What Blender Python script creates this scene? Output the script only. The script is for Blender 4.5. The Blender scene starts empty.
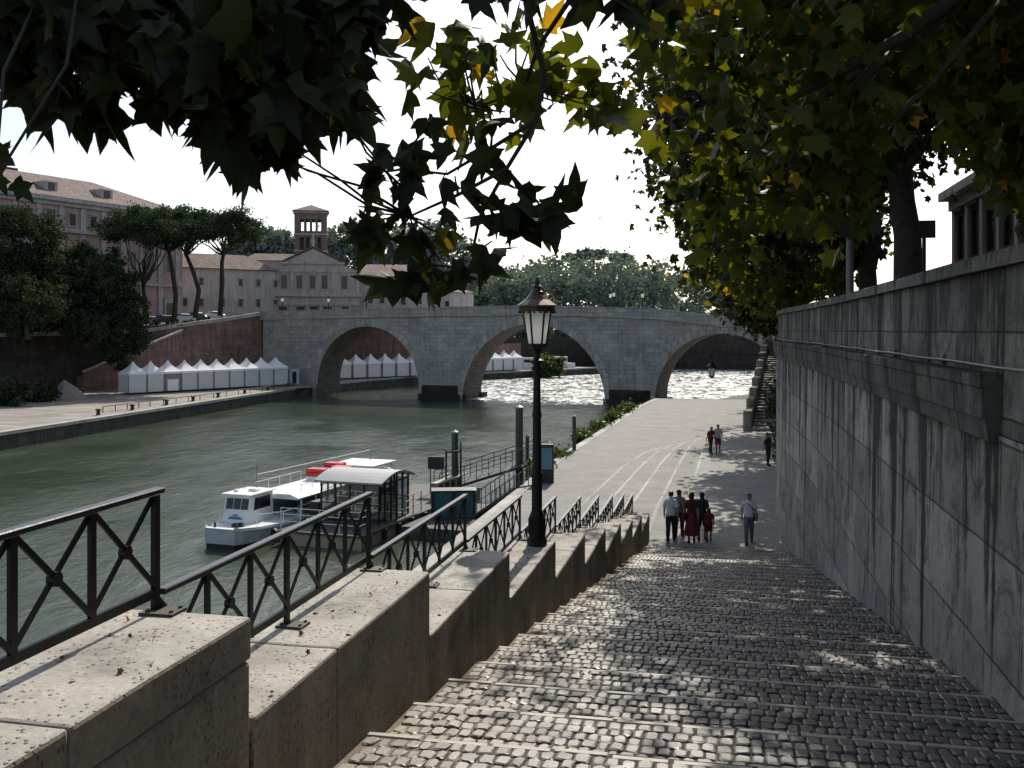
import bpy, bmesh, math, random
import numpy as np
from mathutils import Vector, Matrix, noise
random.seed(7)
RNG = np.random.default_rng(11)
sc = bpy.context.scene
COL = sc.collection
PI = math.pi
# ---------------------------------------------------------------- frame of the place
# origin at the eye; Y ahead, Z up.  (s, t): s runs down the stairway, t to its right.
AX = math.radians(11.75)
SA, CA = math.sin(AX), math.cos(AX)
def st(s, t, z=0.0): return (s*SA + t*CA, s*CA - t*SA, z)
def lerp(a, b, k): return a + (b-a)*k
def interp(x, pts):
    if x <= pts[0][0]: return pts[0][1]
    for (a, b), (c, d) in zip(pts, pts[1:]):
        if x <= c: return lerp(b, d, (x-a)/(c-a))
    return pts[-1][1]
WATER_Z = -10.5
QUAY_Z = -7.35
LOW_Z = -8.1
def stair_z(s): return interp(s, [(-12, .13), (0, -1.85), (20, -5.15), (34, -7.35), (60, -7.35)])
def wall_t(s): return interp(s, [(-14, 2.5), (22, 2.46), (28, 2.4), (33, 2.25), (36, 2.08), (42, 2.2), (50, 2.7), (60, 3.4), (80, 5.0), (120, 8.2), (150, 11)])

# ---------------------------------------------------------------- mesh builder
class MB:
    def __init__(self): self.v = []; self.f = []; self.m = []
    def add(self, vs, fs, mi=0):
        o = len(self.v); self.v += [tuple(p) for p in vs]
        for f in fs: self.f.append(tuple(i+o for i in f)); self.m.append(mi)
        return self
    def obox(self, o, a, b, c, mi=0):
        o, a, b, c = Vector(o), Vector(a), Vector(b), Vector(c)
        if a.cross(b).dot(c) < 0: a, b = b, a
        vs = [o, o+a, o+a+b, o+b, o+c, o+a+c, o+a+b+c, o+b+c]
        return self.add(vs, [(3,2,1,0),(4,5,6,7),(0,1,5,4),(1,2,6,5),(2,3,7,6),(3,0,4,7)], mi)
    def box(self, cx, cy, z0, dx, dy, dz, rz=0, mi=0):
        c, s = math.cos(rz), math.sin(rz)
        a = Vector((c*dx, s*dx, 0)); b = Vector((-s*dy, c*dy, 0))
        return self.obox(Vector((cx, cy, z0))-a/2-b/2, a, b, (0,0,dz), mi)
    def bar(self, p, q, w, h=None, mi=0, up=(0,0,1)):
        h = h or w
        p, q = Vector(p), Vector(q); d = q-p; u = Vector(up)
        x = d.cross(u)
        if x.length < 1e-5: x = d.cross(Vector((1,0,0)))
        x.normalize(); y = x.cross(d).normalized()
        return self.obox(p - x*w/2 - y*h/2, x*w, y*h, d, mi)
    def tube(self, pts, rad, n=8, mi=0, cap=True):
        pts = [Vector(p) for p in pts]
        if not isinstance(rad, (list, tuple)): rad = [rad]*len(pts)
        vs = []; fs = []; px = None
        for i, p in enumerate(pts):
            d = (pts[min(i+1, len(pts)-1)] - pts[max(i-1, 0)]).normalized()
            if px is None: px = d.orthogonal().normalized()
            px = (px - d*px.dot(d)).normalized(); py = d.cross(px)
            for k in range(n):
                a = 2*PI*k/n; vs.append(p + (px*math.cos(a)+py*math.sin(a))*rad[i])
        for i in range(len(pts)-1):
            for k in range(n):
                fs.append((i*n+k, i*n+(k+1)%n, (i+1)*n+(k+1)%n, (i+1)*n+k))
        if cap:
            fs.append(tuple(reversed(range(n)))); fs.append(tuple(range((len(pts)-1)*n, len(pts)*n)))
        return self.add(vs, fs, mi)
    def lathe(self, c, prof, n=12, mi=0, rot=0, sx=1, sy=1):
        vs = []; fs = []; c = Vector(c)
        for r, z in prof:
            for k in range(n):
                a = 2*PI*k/n + rot; vs.append(c + Vector((r*math.cos(a)*sx, r*math.sin(a)*sy, z)))
        m = len(prof)
        for i in range(m-1):
            for k in range(n): fs.append((i*n+k, i*n+(k+1)%n, (i+1)*n+(k+1)%n, (i+1)*n+k))
        fs.append(tuple(reversed(range(n)))); fs.append(tuple(range((m-1)*n, m*n)))
        return self.add(vs, fs, mi)
    def prism(self, poly, z0, z1, mi=0):
        # z0, z1 numbers or lists per corner
        n = len(poly)
        ar = sum(poly[i][0]*poly[(i+1)%n][1]-poly[(i+1)%n][0]*poly[i][1] for i in range(n))
        idx = list(range(n)) if ar > 0 else list(reversed(range(n)))
        P = [poly[i] for i in idx]
        Z0 = [z0[i] if isinstance(z0, (list, tuple)) else z0 for i in idx]
        Z1 = [z1[i] if isinstance(z1, (list, tuple)) else z1 for i in idx]
        vs = [(p[0], p[1], z) for p, z in zip(P, Z0)] + [(p[0], p[1], z) for p, z in zip(P, Z1)]
        fs = [tuple(reversed(range(n))), tuple(range(n, 2*n))] + [(i, (i+1)%n, n+(i+1)%n, n+i) for i in range(n)]
        return self.add(vs, fs, mi)
    def quad(self, a, b, c, d, mi=0): return self.add([a, b, c, d], [(0,1,2,3)], mi)
    def build(self, name, mats, parent=None, smooth=False, bevel=0, seg=1, uv=True):
        V = np.array(self.v, dtype=np.float64).reshape(-1, 3)
        off = Vector((0,0,0)); p = parent
        while p is not None: off += p.location; p = p.parent
        me = bpy.data.meshes.new(name)
        me.from_pydata((V - np.array(off)).tolist(), [], self.f)
        if not isinstance(mats, (list, tuple)): mats = [mats]
        for m in mats: me.materials.append(m)
        me.polygons.foreach_set('material_index', self.m)
        if smooth: me.polygons.foreach_set('use_smooth', [True]*len(me.polygons))
        me.update()
        if uv:
            nl = len(me.loops); lv = np.zeros(nl, dtype=np.int32); me.loops.foreach_get('vertex_index', lv)
            npol = len(me.polygons); nrm = np.zeros(npol*3); me.polygons.foreach_get('normal', nrm); nrm = nrm.reshape(-1, 3)
            tot = np.zeros(npol, dtype=np.int32); me.polygons.foreach_get('loop_total', tot)
            N = np.repeat(nrm, tot, axis=0); P = V[lv]
            flat = np.abs(N[:, 2]) > .72
            h = np.hypot(N[:, 0], N[:, 1]); h[h < 1e-6] = 1
            tx, ty = -N[:, 1]/h, N[:, 0]/h
            U = np.where(flat, P[:, 0]*CA - P[:, 1]*SA, P[:, 0]*tx + P[:, 1]*ty)
            W = np.where(flat, P[:, 0]*SA + P[:, 1]*CA, P[:, 2])
            me.uv_layers.new(name='UVMap').data.foreach_set('uv', np.stack([U, W], 1).ravel())
        o = bpy.data.objects.new(name, me); COL.objects.link(o)
        if parent is not None: o.parent = parent
        if bevel:
            b = o.modifiers.new('bevel', 'BEVEL'); b.width = bevel; b.segments = seg; b.limit_method = 'ANGLE'; b.angle_limit = .7
        return o

def tag(o, label=None, cat=None, group=None, kind=None):
    if label: o['label'] = label
    if cat: o['category'] = cat
    if group: o['group'] = group
    if kind: o['kind'] = kind
    return o
def thing(name, label, cat, loc=(0,0,0), rz=0, group=None):
    o = bpy.data.objects.new(name, None); COL.objects.link(o)
    o.location = loc; o.rotation_euler = (0,0,rz); o.empty_display_size = .3
    return tag(o, label, cat, group)
def struct(o): o['kind'] = 'structure'; return o
def dup(root, loc, rz, label, scale=None):
    r = root.copy(); COL.objects.link(r); r.location = loc; r.rotation_euler = (0,0,rz); r['label'] = label
    if scale: r.scale = (scale,)*3
    for ch in root.children:
        c = ch.copy(); COL.objects.link(c); c.parent = r
        for g in ch.children:
            d = g.copy(); COL.objects.link(d); d.parent = c
    return r

# ---------------------------------------------------------------- materials
class NT:
    def __init__(self, name):
        self.mat = bpy.data.materials.new(name); self.mat.use_nodes = True
        self.t = self.mat.node_tree; self.t.nodes.clear()
        self.out = self.n('ShaderNodeOutputMaterial')
    def n(self, typ, **kw):
        nd = self.t.nodes.new(typ)
        for k, v in kw.items():
            if k.startswith('i_'):
                key = k[2:]; key = int(key) if key.isdigit() else key.replace('_', ' ')
                if hasattr(v, 'is_output'): self.t.links.new(v, nd.inputs[key])
                else: nd.inputs[key].default_value = v
            else: setattr(nd, k, v)
        return nd
    def l(self, a, b): self.t.links.new(a, b)
    def coord(self, kind='UV', scale=(1,1,1), rot=(0,0,0)):
        tc = self.n('ShaderNodeTexCoord'); mp = self.n('ShaderNodeMapping')
        self.l(tc.outputs[kind], mp.inputs[0]); mp.inputs['Scale'].default_value = scale; mp.inputs['Rotation'].default_value = rot
        return mp.outputs[0]
    def noise(self, vec, scale, detail=5, rough=.6, dist=0):
        nd = self.n('ShaderNodeTexNoise', i_Scale=scale, i_Detail=detail, i_Roughness=rough, i_Distortion=dist)
        self.l(vec, nd.inputs['Vector']); return nd.outputs['Fac']
    def ramp(self, fac, stops):
        r = self.n('ShaderNodeValToRGB'); self.l(fac, r.inputs[0]); e = r.color_ramp.elements
        while len(e) < len(stops): e.new(.5)
        for x, (p, c) in zip(e, stops):
            x.position = p; x.color = (*c, 1) if isinstance(c, (tuple, list)) else (c, c, c, 1)
        return r.outputs[0]
    def mix(self, fac, a, b, mode='MIX'):
        m = self.n('ShaderNodeMix', data_type='RGBA', blend_type=mode)
        for s, v in ((m.inputs[0], fac), (m.inputs[6], a), (m.inputs[7], b)):
            if hasattr(v, 'is_output'): self.l(v, s)
            elif isinstance(v, (int, float)) and s != m.inputs[0]: s.default_value = (v, v, v, 1)
            elif isinstance(v, (tuple, list)): s.default_value = (*v[:3], 1)
            else: s.default_value = v
        return m.outputs[2]
    def math(self, op, a, b=0.0):
        m = self.n('ShaderNodeMath', operation=op)
        for s, v in ((m.inputs[0], a), (m.inputs[1], b)):
            if hasattr(v, 'is_output'): self.l(v, s)
            else: s.default_value = v
        return m.outputs[0]
    def bump(self, h, strength=.4, dist=.02, normal=None):
        b = self.n('ShaderNodeBump', i_Strength=strength, i_Distance=dist); self.l(h, b.inputs['Height'])
        if normal is not None: self.l(normal, b.inputs['Normal'])
        return b.outputs[0]
    def bsdf(self, col, rough=.8, metal=0, normal=None, **kw):
        p = self.n('ShaderNodeBsdfPrincipled')
        for s, v in (('Base Color', col), ('Roughness', rough), ('Metallic', metal), ('Normal', normal)):
            if v is None: continue
            if hasattr(v, 'is_output'): self.l(v, p.inputs[s])
            else: p.inputs[s].default_value = (*v, 1) if isinstance(v, (tuple, list)) else v
        for k, v in kw.items(): p.inputs[k.replace('_', ' ')].default_value = v
        self.l(p.outputs[0], self.out.inputs[0]); return p

def plain(name, col, rough=.6, metal=0, var=.25, scale=3.0, bump=0, spec=.5):
    t = NT(name); co = t.coord('Object')
    n1 = t.noise(co, scale, 6, .65)
    f = t.ramp(n1, [(.25, 1-var), (.75, 1+var*.6)])
    c = t.mix(1.0, col, f, 'MULTIPLY')
    nm = t.bump(t.noise(co, scale*6, 4, .7), bump, .01) if bump else None
    t.bsdf(c, rough, metal, nm, Specular_IOR_Level=spec); return t.mat

def stone(name, col, dark=.35, block=None, mortar=.02, streak=0., streak_z=None, rough=.85, grain=30, bump=.5, var=.3, blockvar=.25, mdark=.35, warm=None, big=.6, pits=0.):
    """weathered masonry in UV metres; block=(length, course height)"""
    t = NT(name); uv = t.coord('UV')
    big_n = t.noise(uv, big, 6, .65, .3)
    fine = t.noise(uv, grain, 5, .75)
    mid = t.noise(uv, 4, 6, .7)
    c = t.mix(t.ramp(big_n, [(.3, 0.), (.7, 1.)]), tuple(x*(1-var) for x in col), tuple(min(1, x*(1+var*.5)) for x in col))
    if warm: c = t.mix(t.ramp(mid, [(.45, 0.), (.7, .8)]), c, warm)
    c = t.mix(t.ramp(t.noise(uv, 1.6, 8, .75, .5), [(.5, 0.), (.72, dark)]), c, tuple(x*.25 for x in col))
    c = t.mix(.55, c, t.mix(1., c, t.ramp(fine, [(.3, .55), (.7, 1.3)]), 'MULTIPLY'))
    h = t.math('MULTIPLY', fine, .25); h = t.math('ADD', h, t.math('MULTIPLY', mid, .5))
    if pits:
        vo = t.n('ShaderNodeTexVoronoi', i_Scale=34.); t.l(t.coord('UV', (1,.6,1)), vo.inputs['Vector'])
        pm = t.math('MULTIPLY', t.ramp(vo.outputs['Distance'], [(.12, 1.), (.28, 0.)]), t.ramp(t.noise(uv, 3.2, 4, .6), [(.42, 0.), (.56, 1.)]))
        c = t.mix(t.math('MULTIPLY', pm, .8*pits), c, tuple(x*.3 for x in col)); h = t.math('SUBTRACT', h, t.math('MULTIPLY', pm, .9))
    if block:
        b = t.n('ShaderNodeTexBrick', i_Scale=1.0, i_Mortar_Size=mortar, i_Mortar_Smooth=.3, i_Bias=0., i_Brick_Width=block[0], i_Row_Height=block[1])
        b.inputs['Color1'].default_value = (1-blockvar,)*3+(1,); b.inputs['Color2'].default_value = (1+blockvar*.3,)*3+(1,); b.inputs['Mortar'].default_value = (mdark,)*3+(1,)
        wob = t.n('ShaderNodeVectorMath', operation='ADD'); t.l(uv, wob.inputs[0])
        nz = t.n('ShaderNodeTexNoise', i_Scale=2.5, i_Detail=3.); t.l(uv, nz.inputs['Vector'])
        sc_ = t.n('ShaderNodeVectorMath', operation='SCALE'); t.l(nz.outputs['Color'], sc_.inputs[0]); sc_.inputs['Scale'].default_value = mortar*1.2
        t.l(sc_.outputs[0], wob.inputs[1]); t.l(wob.outputs[0], b.inputs['Vector'])
        c = t.mix(1., c, b.outputs['Color'], 'MULTIPLY')
        h = t.math('SUBTRACT', h, t.math('MULTIPLY', b.outputs['Fac'], 1.2))
    if streak:
        sv = t.coord('UV', (5.5, .22, 1)); s1 = t.noise(sv, 1., 5, .7, .2)
        sv2 = t.coord('UV', (1.1, .15, 1)); s2 = t.noise(sv2, 1., 4, .6)
        f = t.math('MULTIPLY', t.ramp(s1, [(.42, 0.), (.55, 1.)]), t.ramp(s2, [(.36, .12), (.58, 1.)]))
        if streak_z:
            sep = t.n('ShaderNodeSeparateXYZ'); t.l(uv, sep.inputs[0])
            mr = t.n('ShaderNodeMapRange', i_From_Min=streak_z[0], i_From_Max=streak_z[1], i_To_Min=.12, i_To_Max=1.); t.l(sep.outputs[1], mr.inputs[0])
            f = t.math('MULTIPLY', f, mr.outputs[0])
        c = t.mix(t.math('MULTIPLY', f, streak), c, tuple(x*.1 for x in col))
    t.bsdf(c, rough, 0, t.bump(h, bump, .02), Specular_IOR_Level=.25); return t.mat

def leafmat(name, dark, light, yellow, transl=.45, rough=.45, tw=(1.5,1.6,.5)):
    t = NT(name); a = t.n('ShaderNodeAttribute', attribute_name='tint')
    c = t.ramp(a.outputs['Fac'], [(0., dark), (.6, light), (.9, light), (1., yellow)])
    p = t.n('ShaderNodeBsdfPrincipled', i_Roughness=rough); t.l(c, p.inputs['Base Color']); p.inputs['Specular IOR Level'].default_value = .3
    tr = t.n('ShaderNodeBsdfTranslucent'); t.l(t.mix(1., c, tw, 'MULTIPLY'), tr.inputs[0])
    m = t.n('ShaderNodeMixShader'); m.inputs[0].default_value = transl
    t.l(p.outputs[0], m.inputs[1]); t.l(tr.outputs[0], m.inputs[2]); t.l(m.outputs[0], t.out.inputs[0]); return t.mat

def wall_mat(name='weathered embankment ashlar', zref=-1.0, lo=(.28,.268,.24), hi=(.49,.465,.415), blk=(2.3,1.02), dk=.075, th=.39, blots=.50):
    """big pale ashlar of the embankment: dark drips of uneven length under the ledge, blotches, damp foot"""
    t = NT(name); uv = t.coord('UV')
    sep = t.n('ShaderNodeSeparateXYZ'); t.l(uv, sep.inputs[0]); z = sep.outputs[1]
    b = t.n('ShaderNodeTexBrick', i_Scale=1., i_Mortar_Size=.016, i_Mortar_Smooth=.5, i_Brick_Width=blk[0], i_Row_Height=blk[1])
    b.inputs['Color1'].default_value = (.66,.66,.66,1); b.inputs['Color2'].default_value = (1.06,1.06,1.05,1); b.inputs['Mortar'].default_value = (.3,.3,.29,1)
    nz = t.n('ShaderNodeTexNoise', i_Scale=1.6, i_Detail=4.); t.l(uv, nz.inputs['Vector'])
    sv = t.n('ShaderNodeVectorMath', operation='SCALE'); t.l(nz.outputs['Color'], sv.inputs[0]); sv.inputs['Scale'].default_value = .05
    ad = t.n('ShaderNodeVectorMath', operation='ADD'); t.l(uv, ad.inputs[0]); t.l(sv.outputs[0], ad.inputs[1]); t.l(ad.outputs[0], b.inputs['Vector'])
    c = t.mix(t.ramp(t.noise(uv, .55, 7, .7, .6), [(.3, 0.), (.7, 1.)]), lo, hi)
    c = t.mix(1., c, b.outputs['Color'], 'MULTIPLY')
    fine = t.noise(uv, 24, 6, .78)
    c = t.mix(.6, c, t.mix(1., c, t.ramp(fine, [(.3, .5), (.7, 1.35)]), 'MULTIPLY'))
    blot = t.ramp(t.noise(t.coord('UV', (1., .62, 1)), 1.5, 9, .78, .9), [(blots, 0.), (blots+.13, .8)])
    c = t.mix(blot, c, (.05,.05,.047))
    c = t.mix(t.ramp(t.noise(uv, .9, 5, .6, .3), [(.6, 0.), (.75, .35)]), c, (.30,.25,.19))
    d = t.math('SUBTRACT', zref, z)                              # distance below the ledge
    dr = t.noise(t.coord('UV', (6.5, .16, 1)), 1., 7, .75, .25); dr2 = t.noise(t.coord('UV', (1.3, .05, 1)), 1., 3, .5)
    v = t.math('ADD', dr, t.math('MULTIPLY', t.math('SUBTRACT', dr2, .5), 1.5))
    v = t.math('SUBTRACT', v, t.math('MULTIPLY', d, dk)); v = t.math('ADD', v, t.math('MULTIPLY', t.math('SUBTRACT', t.noise(t.coord('UV', (3., 1.1, 1)), 1.5, 7, .75, .4), .5), .55))
    drip = t.ramp(v, [(th, 0.), (th+.12, .92)])
    c = t.mix(drip, c, (.022,.022,.021))
    foot = t.noise(t.coord('UV', (1.2, .9, 1)), 1., 7, .75, .5)
    c = t.mix(t.ramp(foot, [(.56, 0.), (.72, .6)]), c, (.07,.066,.058))
    h = t.math('SUBTRACT', t.math('ADD', t.math('MULTIPLY', fine, .3), t.math('MULTIPLY', t.noise(uv, 3, 6, .7), .6)), t.math('MULTIPLY', b.outputs['Fac'], 1.4))
    t.bsdf(c, .88, 0, t.bump(h, .7, .025), Specular_IOR_Level=.2); return t.mat

M = {}
M['wall'] = wall_mat()
M['wall_top'] = wall_mat('stained parapet ashlar', .56, (.165,.158,.143), (.34,.325,.29), (1.7,.80), .10, .44, .46)
M['cornice'] = wall_mat('grimy cornice stone', -.40, (.085,.083,.078), (.19,.185,.17), (1.4,3.), .2, .46, .48)
M['coping'] = stone('coping stone', (.475,.45,.405), .5, None, rough=.9, bump=1., grain=26, var=.45, big=1.3, pits=.6, warm=(.5,.455,.4))
M['block'] = stone('parapet side stone', (.335,.30,.245), .75, None, streak=.22, rough=.9, bump=1., grain=22, var=.35, pits=.5, warm=(.33,.262,.185))
M['cope_dark'] = wall_mat('street coping stone', .75, (.15,.148,.14), (.29,.285,.265), (1.6,5.), .5, .52, .50)
M['bridge'] = stone('bridge ashlar', (.52,.49,.46), .3, (1.5,.62), .03, .3, bump=.5, blockvar=.2, mdark=.6, big=.25)
M['bridge_ring'] = stone('voussoir stone', (.54,.51,.475), .3, (.9,3.), .03, .2, bump=.5, big=.4)
M['soffit'] = stone('shaded vault stone', (.15,.135,.125), .4, (1.2,.6), .03, .3, bump=.4)  # darker copy of the bridge stone, vault shade put into the colour
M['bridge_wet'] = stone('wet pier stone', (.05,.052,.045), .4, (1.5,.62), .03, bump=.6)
M['brickwall'] = stone('old brick wall', (.31,.19,.16), .4, (2.6,.8), .02, .55, bump=.4, var=.35, warm=(.27,.2,.17), big=.3)
M['wall_shade'] = stone('shade darkened bank wall', (.085,.07,.06), .5, (1.6,.7), .02, .5, bump=.5)  # shade under the bank trees painted into a near black stone colour
M['quay_pave'] = stone('quay paving', (.255,.25,.235), .12, (1.2,.45), .012, bump=.25, blockvar=.12, mdark=.72, var=.18, grain=18)
M['walk_pave'] = stone('walkway paving', (.30,.295,.275), .12, (.9,.5), .012, bump=.25, blockvar=.1, mdark=.75, var=.2)
M['quay_edge'] = stone('quay edge stone', (.46,.44,.405), .2, (1.5,3.), .02, bump=.4)
M['quay_side'] = stone('quay side wall', (.10,.10,.085), .5, (1.4,.6), .02, .6, bump=.5)
M['island_pave'] = stone('island quay paving', (.34,.31,.27), .2, (2.2,1.1), .02, bump=.2, mdark=.7, var=.3, big=.15)
M['asphalt'] = stone('asphalt', (.055,.055,.055), .2, None, bump=.3)
M['soil'] = stone('bank soil', (.07,.065,.045), .4, None, bump=.6)
M['iron'] = plain('black painted iron', (.008,.008,.009), .5, 0, .3, 8, .15, .3)
M['iron_top'] = plain('worn handrail iron', (.035,.036,.038), .3, .3, .3, 8, .1)
M['plate'] = plain('rusty base plate', (.06,.045,.038), .7, 0, .4, 20, .2)
M['copper'] = plain('weathered copper', (.085,.055,.04), .42, .5, .4, 10, .15)
M['steel'] = plain('galvanised pole', (.2,.21,.21), .5, .4, .2, 4)
M['pile'] = plain('mooring pile paint', (.06,.075,.072), .6, 0, .4, 4, .2)
M['white'] = plain('white marine paint', (.78,.8,.8), .35, 0, .08, 2)
M['hull'] = plain('pale blue hull paint', (.46,.51,.55), .4, 0, .3, 1.4)
M['hull_low'] = plain('dark antifouling', (.02,.02,.022), .5)
M['bluepaint'] = plain('blue stripe paint', (.05,.16,.32), .4)
M['red'] = plain('red raft shell', (.55,.03,.035), .4, 0, .15)
M['roof_grey'] = plain('curved sheet roof', (.34,.345,.35), .45, .2, .15, 2)
M['dark'] = plain('dark frame paint', (.018,.019,.02), .5)
M['deck'] = plain('pontoon deck', (.075,.075,.072), .8, 0, .3, 5, .2)
M['beige'] = plain('beige panel', (.36,.31,.24), .7, 0, .25, 4)
M['teal'] = plain('teal panel', (.015,.13,.14), .5, 0, .2, 3)
M['skyblue'] = plain('pale blue poster', (.12,.25,.33), .5, 0, .5, 5)
M['tent'] = plain('white tent canvas', (.86,.86,.85), .8, 0, .06, 1.5)
M['tent_wall'] = plain('tent wall canvas', (.62,.62,.61), .85, 0, .12, 1.2)
M['tarp'] = plain('grey brown tarp', (.3,.25,.22), .8, 0, .3, 2, .4)
M['bark'] = plain('plane bark', (.06,.052,.042), .9, 0, .55, 5, .8)
M['bark_pine'] = plain('pine bark', (.045,.034,.028), .9, 0, .4, 4, .6)
M['twig'] = plain('twig bark', (.03,.024,.018), .85, 0, .3, 20)
M['tile'] = stone('terracotta tiles', (.28,.205,.18), .3, (.4,.35), .04, bump=.8, blockvar=.4, mdark=.5, var=.3)  # tiles and the island plasters below are paled to carry distance haze
M['hosp'] = stone('pink hospital plaster', (.54,.36,.33), .2, None, streak=.3, bump=.15, var=.2, big=.15)
M['hosp_trim'] = stone('grey trim stone', (.54,.49,.455), .3, None, streak=.3, bump=.2)
M['cream'] = stone('cream plaster', (.57,.53,.50), .2, None, streak=.35, bump=.15, var=.2, big=.15)
M['church'] = stone('church plaster', (.53,.475,.45), .2, None, streak=.35, bump=.15, var=.18, big=.2)
M['towerbrick'] = stone('tower brick', (.29,.23,.21), .3, (.5,.14), .02, .3, bump=.3)
M['palazzo'] = stone('brown palazzo plaster', (.14,.07,.06), .3, None, streak=.3, bump=.2)
M['glass'] = plain('dark window glass', (.02,.022,.025), .12, 0, .3, 2)
M['shutter'] = plain('brown shutters', (.075,.05,.04), .7, 0, .3)
M['needles'] = leafmat('pine needles', (.028,.042,.026), (.05,.076,.042), (.06,.085,.035), .15, .9)  # needle greens lightened, distance haze mixed into the colour
M['oak'] = leafmat('evergreen leaves', (.02,.031,.021), (.046,.066,.036), (.035,.05,.022), .18, .95)
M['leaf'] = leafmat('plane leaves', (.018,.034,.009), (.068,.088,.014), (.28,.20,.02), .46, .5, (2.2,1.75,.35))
M['leaf_shade'] = leafmat('shade darkened plane leaves', (.008,.012,.006), (.026,.038,.010), (.18,.15,.02), .24, .6, (2.0,1.6,.35))  # darker copy of the plane leaves with canopy shade in its colour
M['hazewood'] = leafmat('distant leaves', (.15,.19,.20), (.19,.235,.235), (.22,.255,.24), .15, .95)  # distance haze painted in as a pale blue grey leaf colour
M['bush'] = leafmat('bank weeds', (.03,.05,.012), (.07,.1,.025), (.13,.15,.05), .3, .5)

def sandy(t):
    """mask of wind blown sand and dust gathered along the sunny parapet side"""
    co = t.coord('Object'); d = t.n('ShaderNodeVectorMath', operation='DOT_PRODUCT'); t.l(co, d.inputs[0]); d.inputs[1].default_value = (CA, -SA, 0)
    mr = t.n('ShaderNodeMapRange', i_From_Min=-.6, i_From_Max=-2.5); t.l(t.math('ADD', d.outputs['Value'], t.math('MULTIPLY', t.math('SUBTRACT', t.noise(co, .8, 5, .65), .5), 1.6)), mr.inputs[0])
    return mr.outputs[0]
def cobble_mat():
    t = NT('basalt cobbles'); co = t.coord('Object')
    a = t.n('ShaderNodeAttribute', attribute_name='tint')
    c = t.ramp(a.outputs['Fac'], [(0., (.07,.065,.058)), (.5, (.105,.097,.086)), (1., (.15,.138,.12))])
    c = t.mix(t.ramp(t.noise(co, 1.1, 5, .6), [(.4, 0.), (.7, .45)]), c, (.22,.195,.165))
    c = t.mix(t.math('MULTIPLY', sandy(t), .6), c, (.27,.22,.165))
    c = t.mix(1., c, t.ramp(t.noise(co, 45, 4, .7), [(.3, .65), (.7, 1.25)]), 'MULTIPLY')
    r = t.ramp(t.noise(co, 3, 4, .6), [(.35, .42), (.7, .68)])
    t.bsdf(c, r, 0, t.bump(t.noise(co, 40, 4, .6), .4, .006), Specular_IOR_Level=.5); return t.mat
def joint_mat():
    t = NT('joint grit'); co = t.coord('Object')
    c = t.mix(sandy(t), (.03,.028,.025), (.19,.155,.115)); c = t.mix(1., c, t.ramp(t.noise(co, 14, 5, .7), [(.3, .6), (.7, 1.3)]), 'MULTIPLY')
    t.bsdf(c, .95, 0, t.bump(t.noise(co, 40, 4, .7), .6, .01)); return t.mat
M['cobble'] = cobble_mat()
M['joint'] = joint_mat()
M['kerb'] = plain('step kerb stone', (.36,.32,.27), .6, 0, .4, 9, .4)

def water_mat():
    t = NT('river water'); co = t.coord('Object')
    cm = t.coord('Object', (1., .55, 1), (0, 0, .25))
    n1 = t.noise(cm, .55, 6, .62, .7); n2 = t.noise(cm, 2.3, 5, .65, .4); n3 = t.noise(cm, .12, 3, .5)
    h = t.math('ADD', t.math('MULTIPLY', n1, 1.0), t.math('MULTIPLY', n2, .35)); 
    cur = t.ramp(n3, [(.38, .16), (.62, 1.)])
    h = t.math('MULTIPLY', h, cur)
    # rapids past the weir between and beyond the arches
    sep = t.n('ShaderNodeSeparateXYZ'); t.l(co, sep.inputs[0])
    d = t.math('ADD', sep.outputs[1], t.math('MULTIPLY', sep.outputs[0], .40))   # along the river
    up = t.n('ShaderNodeMapRange', i_From_Min=119., i_From_Max=150.); t.l(d, up.inputs[0])
    lf = t.n('ShaderNodeMapRange', i_From_Min=-13., i_From_Max=-3.); t.l(t.math('ADD', sep.outputs[0], t.math('MULTIPLY', t.noise(co, .1, 3), 6.)), lf.inputs[0])
    reg = t.math('MULTIPLY', up.outputs[0], lf.outputs[0])
    chop = t.noise(t.coord('Object', (1., .45, 1), (0, 0, .2)), .9, 8, .72, .8)
    fo = t.math('ADD', chop, t.math('MULTIPLY', t.math('SUBTRACT', reg, 1.), .5))
    foam = t.ramp(fo, [(.43, 0.), (.62, 1.)])
    streaks = t.ramp(t.noise(t.coord('Object', (.22, 1.6, 1), (0, 0, .12)), .8, 7, .7, 1.2), [(.66, 0.), (.76, .5)])
    foam2 = t.math('MAXIMUM', foam, t.math('MULTIPLY', streaks, .35))
    base = t.mix(t.ramp(n3, [(.3, 0.), (.7, 1.)]), (.038,.054,.034), (.07,.09,.058))
    c = t.mix(foam2, base, (.8,.82,.82))
    rg = t.math('ADD', t.math('MULTIPLY', foam2, .5), .07)
    nm = t.bump(h, .40, .55); nm = t.bump(chop, t.math('MULTIPLY', reg, .0) if False else .16, .5, nm)
    t.bsdf(c, rg, 0, nm, IOR=1.33, Specular_IOR_Level=.5); return t.mat
M['water'] = water_mat()
def milk_glass():
    t = NT('frosted lamp glass')
    p = t.n('ShaderNodeBsdfPrincipled', i_Roughness=.35); p.inputs['Base Color'].default_value = (.88,.9,.88,1)
    tr = t.n('ShaderNodeBsdfTranslucent'); tr.inputs[0].default_value = (.95,.97,.95,1)
    m = t.n('ShaderNodeMixShader'); m.inputs[0].default_value = .78
    t.l(p.outputs[0], m.inputs[1]); t.l(tr.outputs[0], m.inputs[2]); t.l(m.outputs[0], t.out.inputs[0]); return t.mat
M['lampglass'] = milk_glass()
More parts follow.
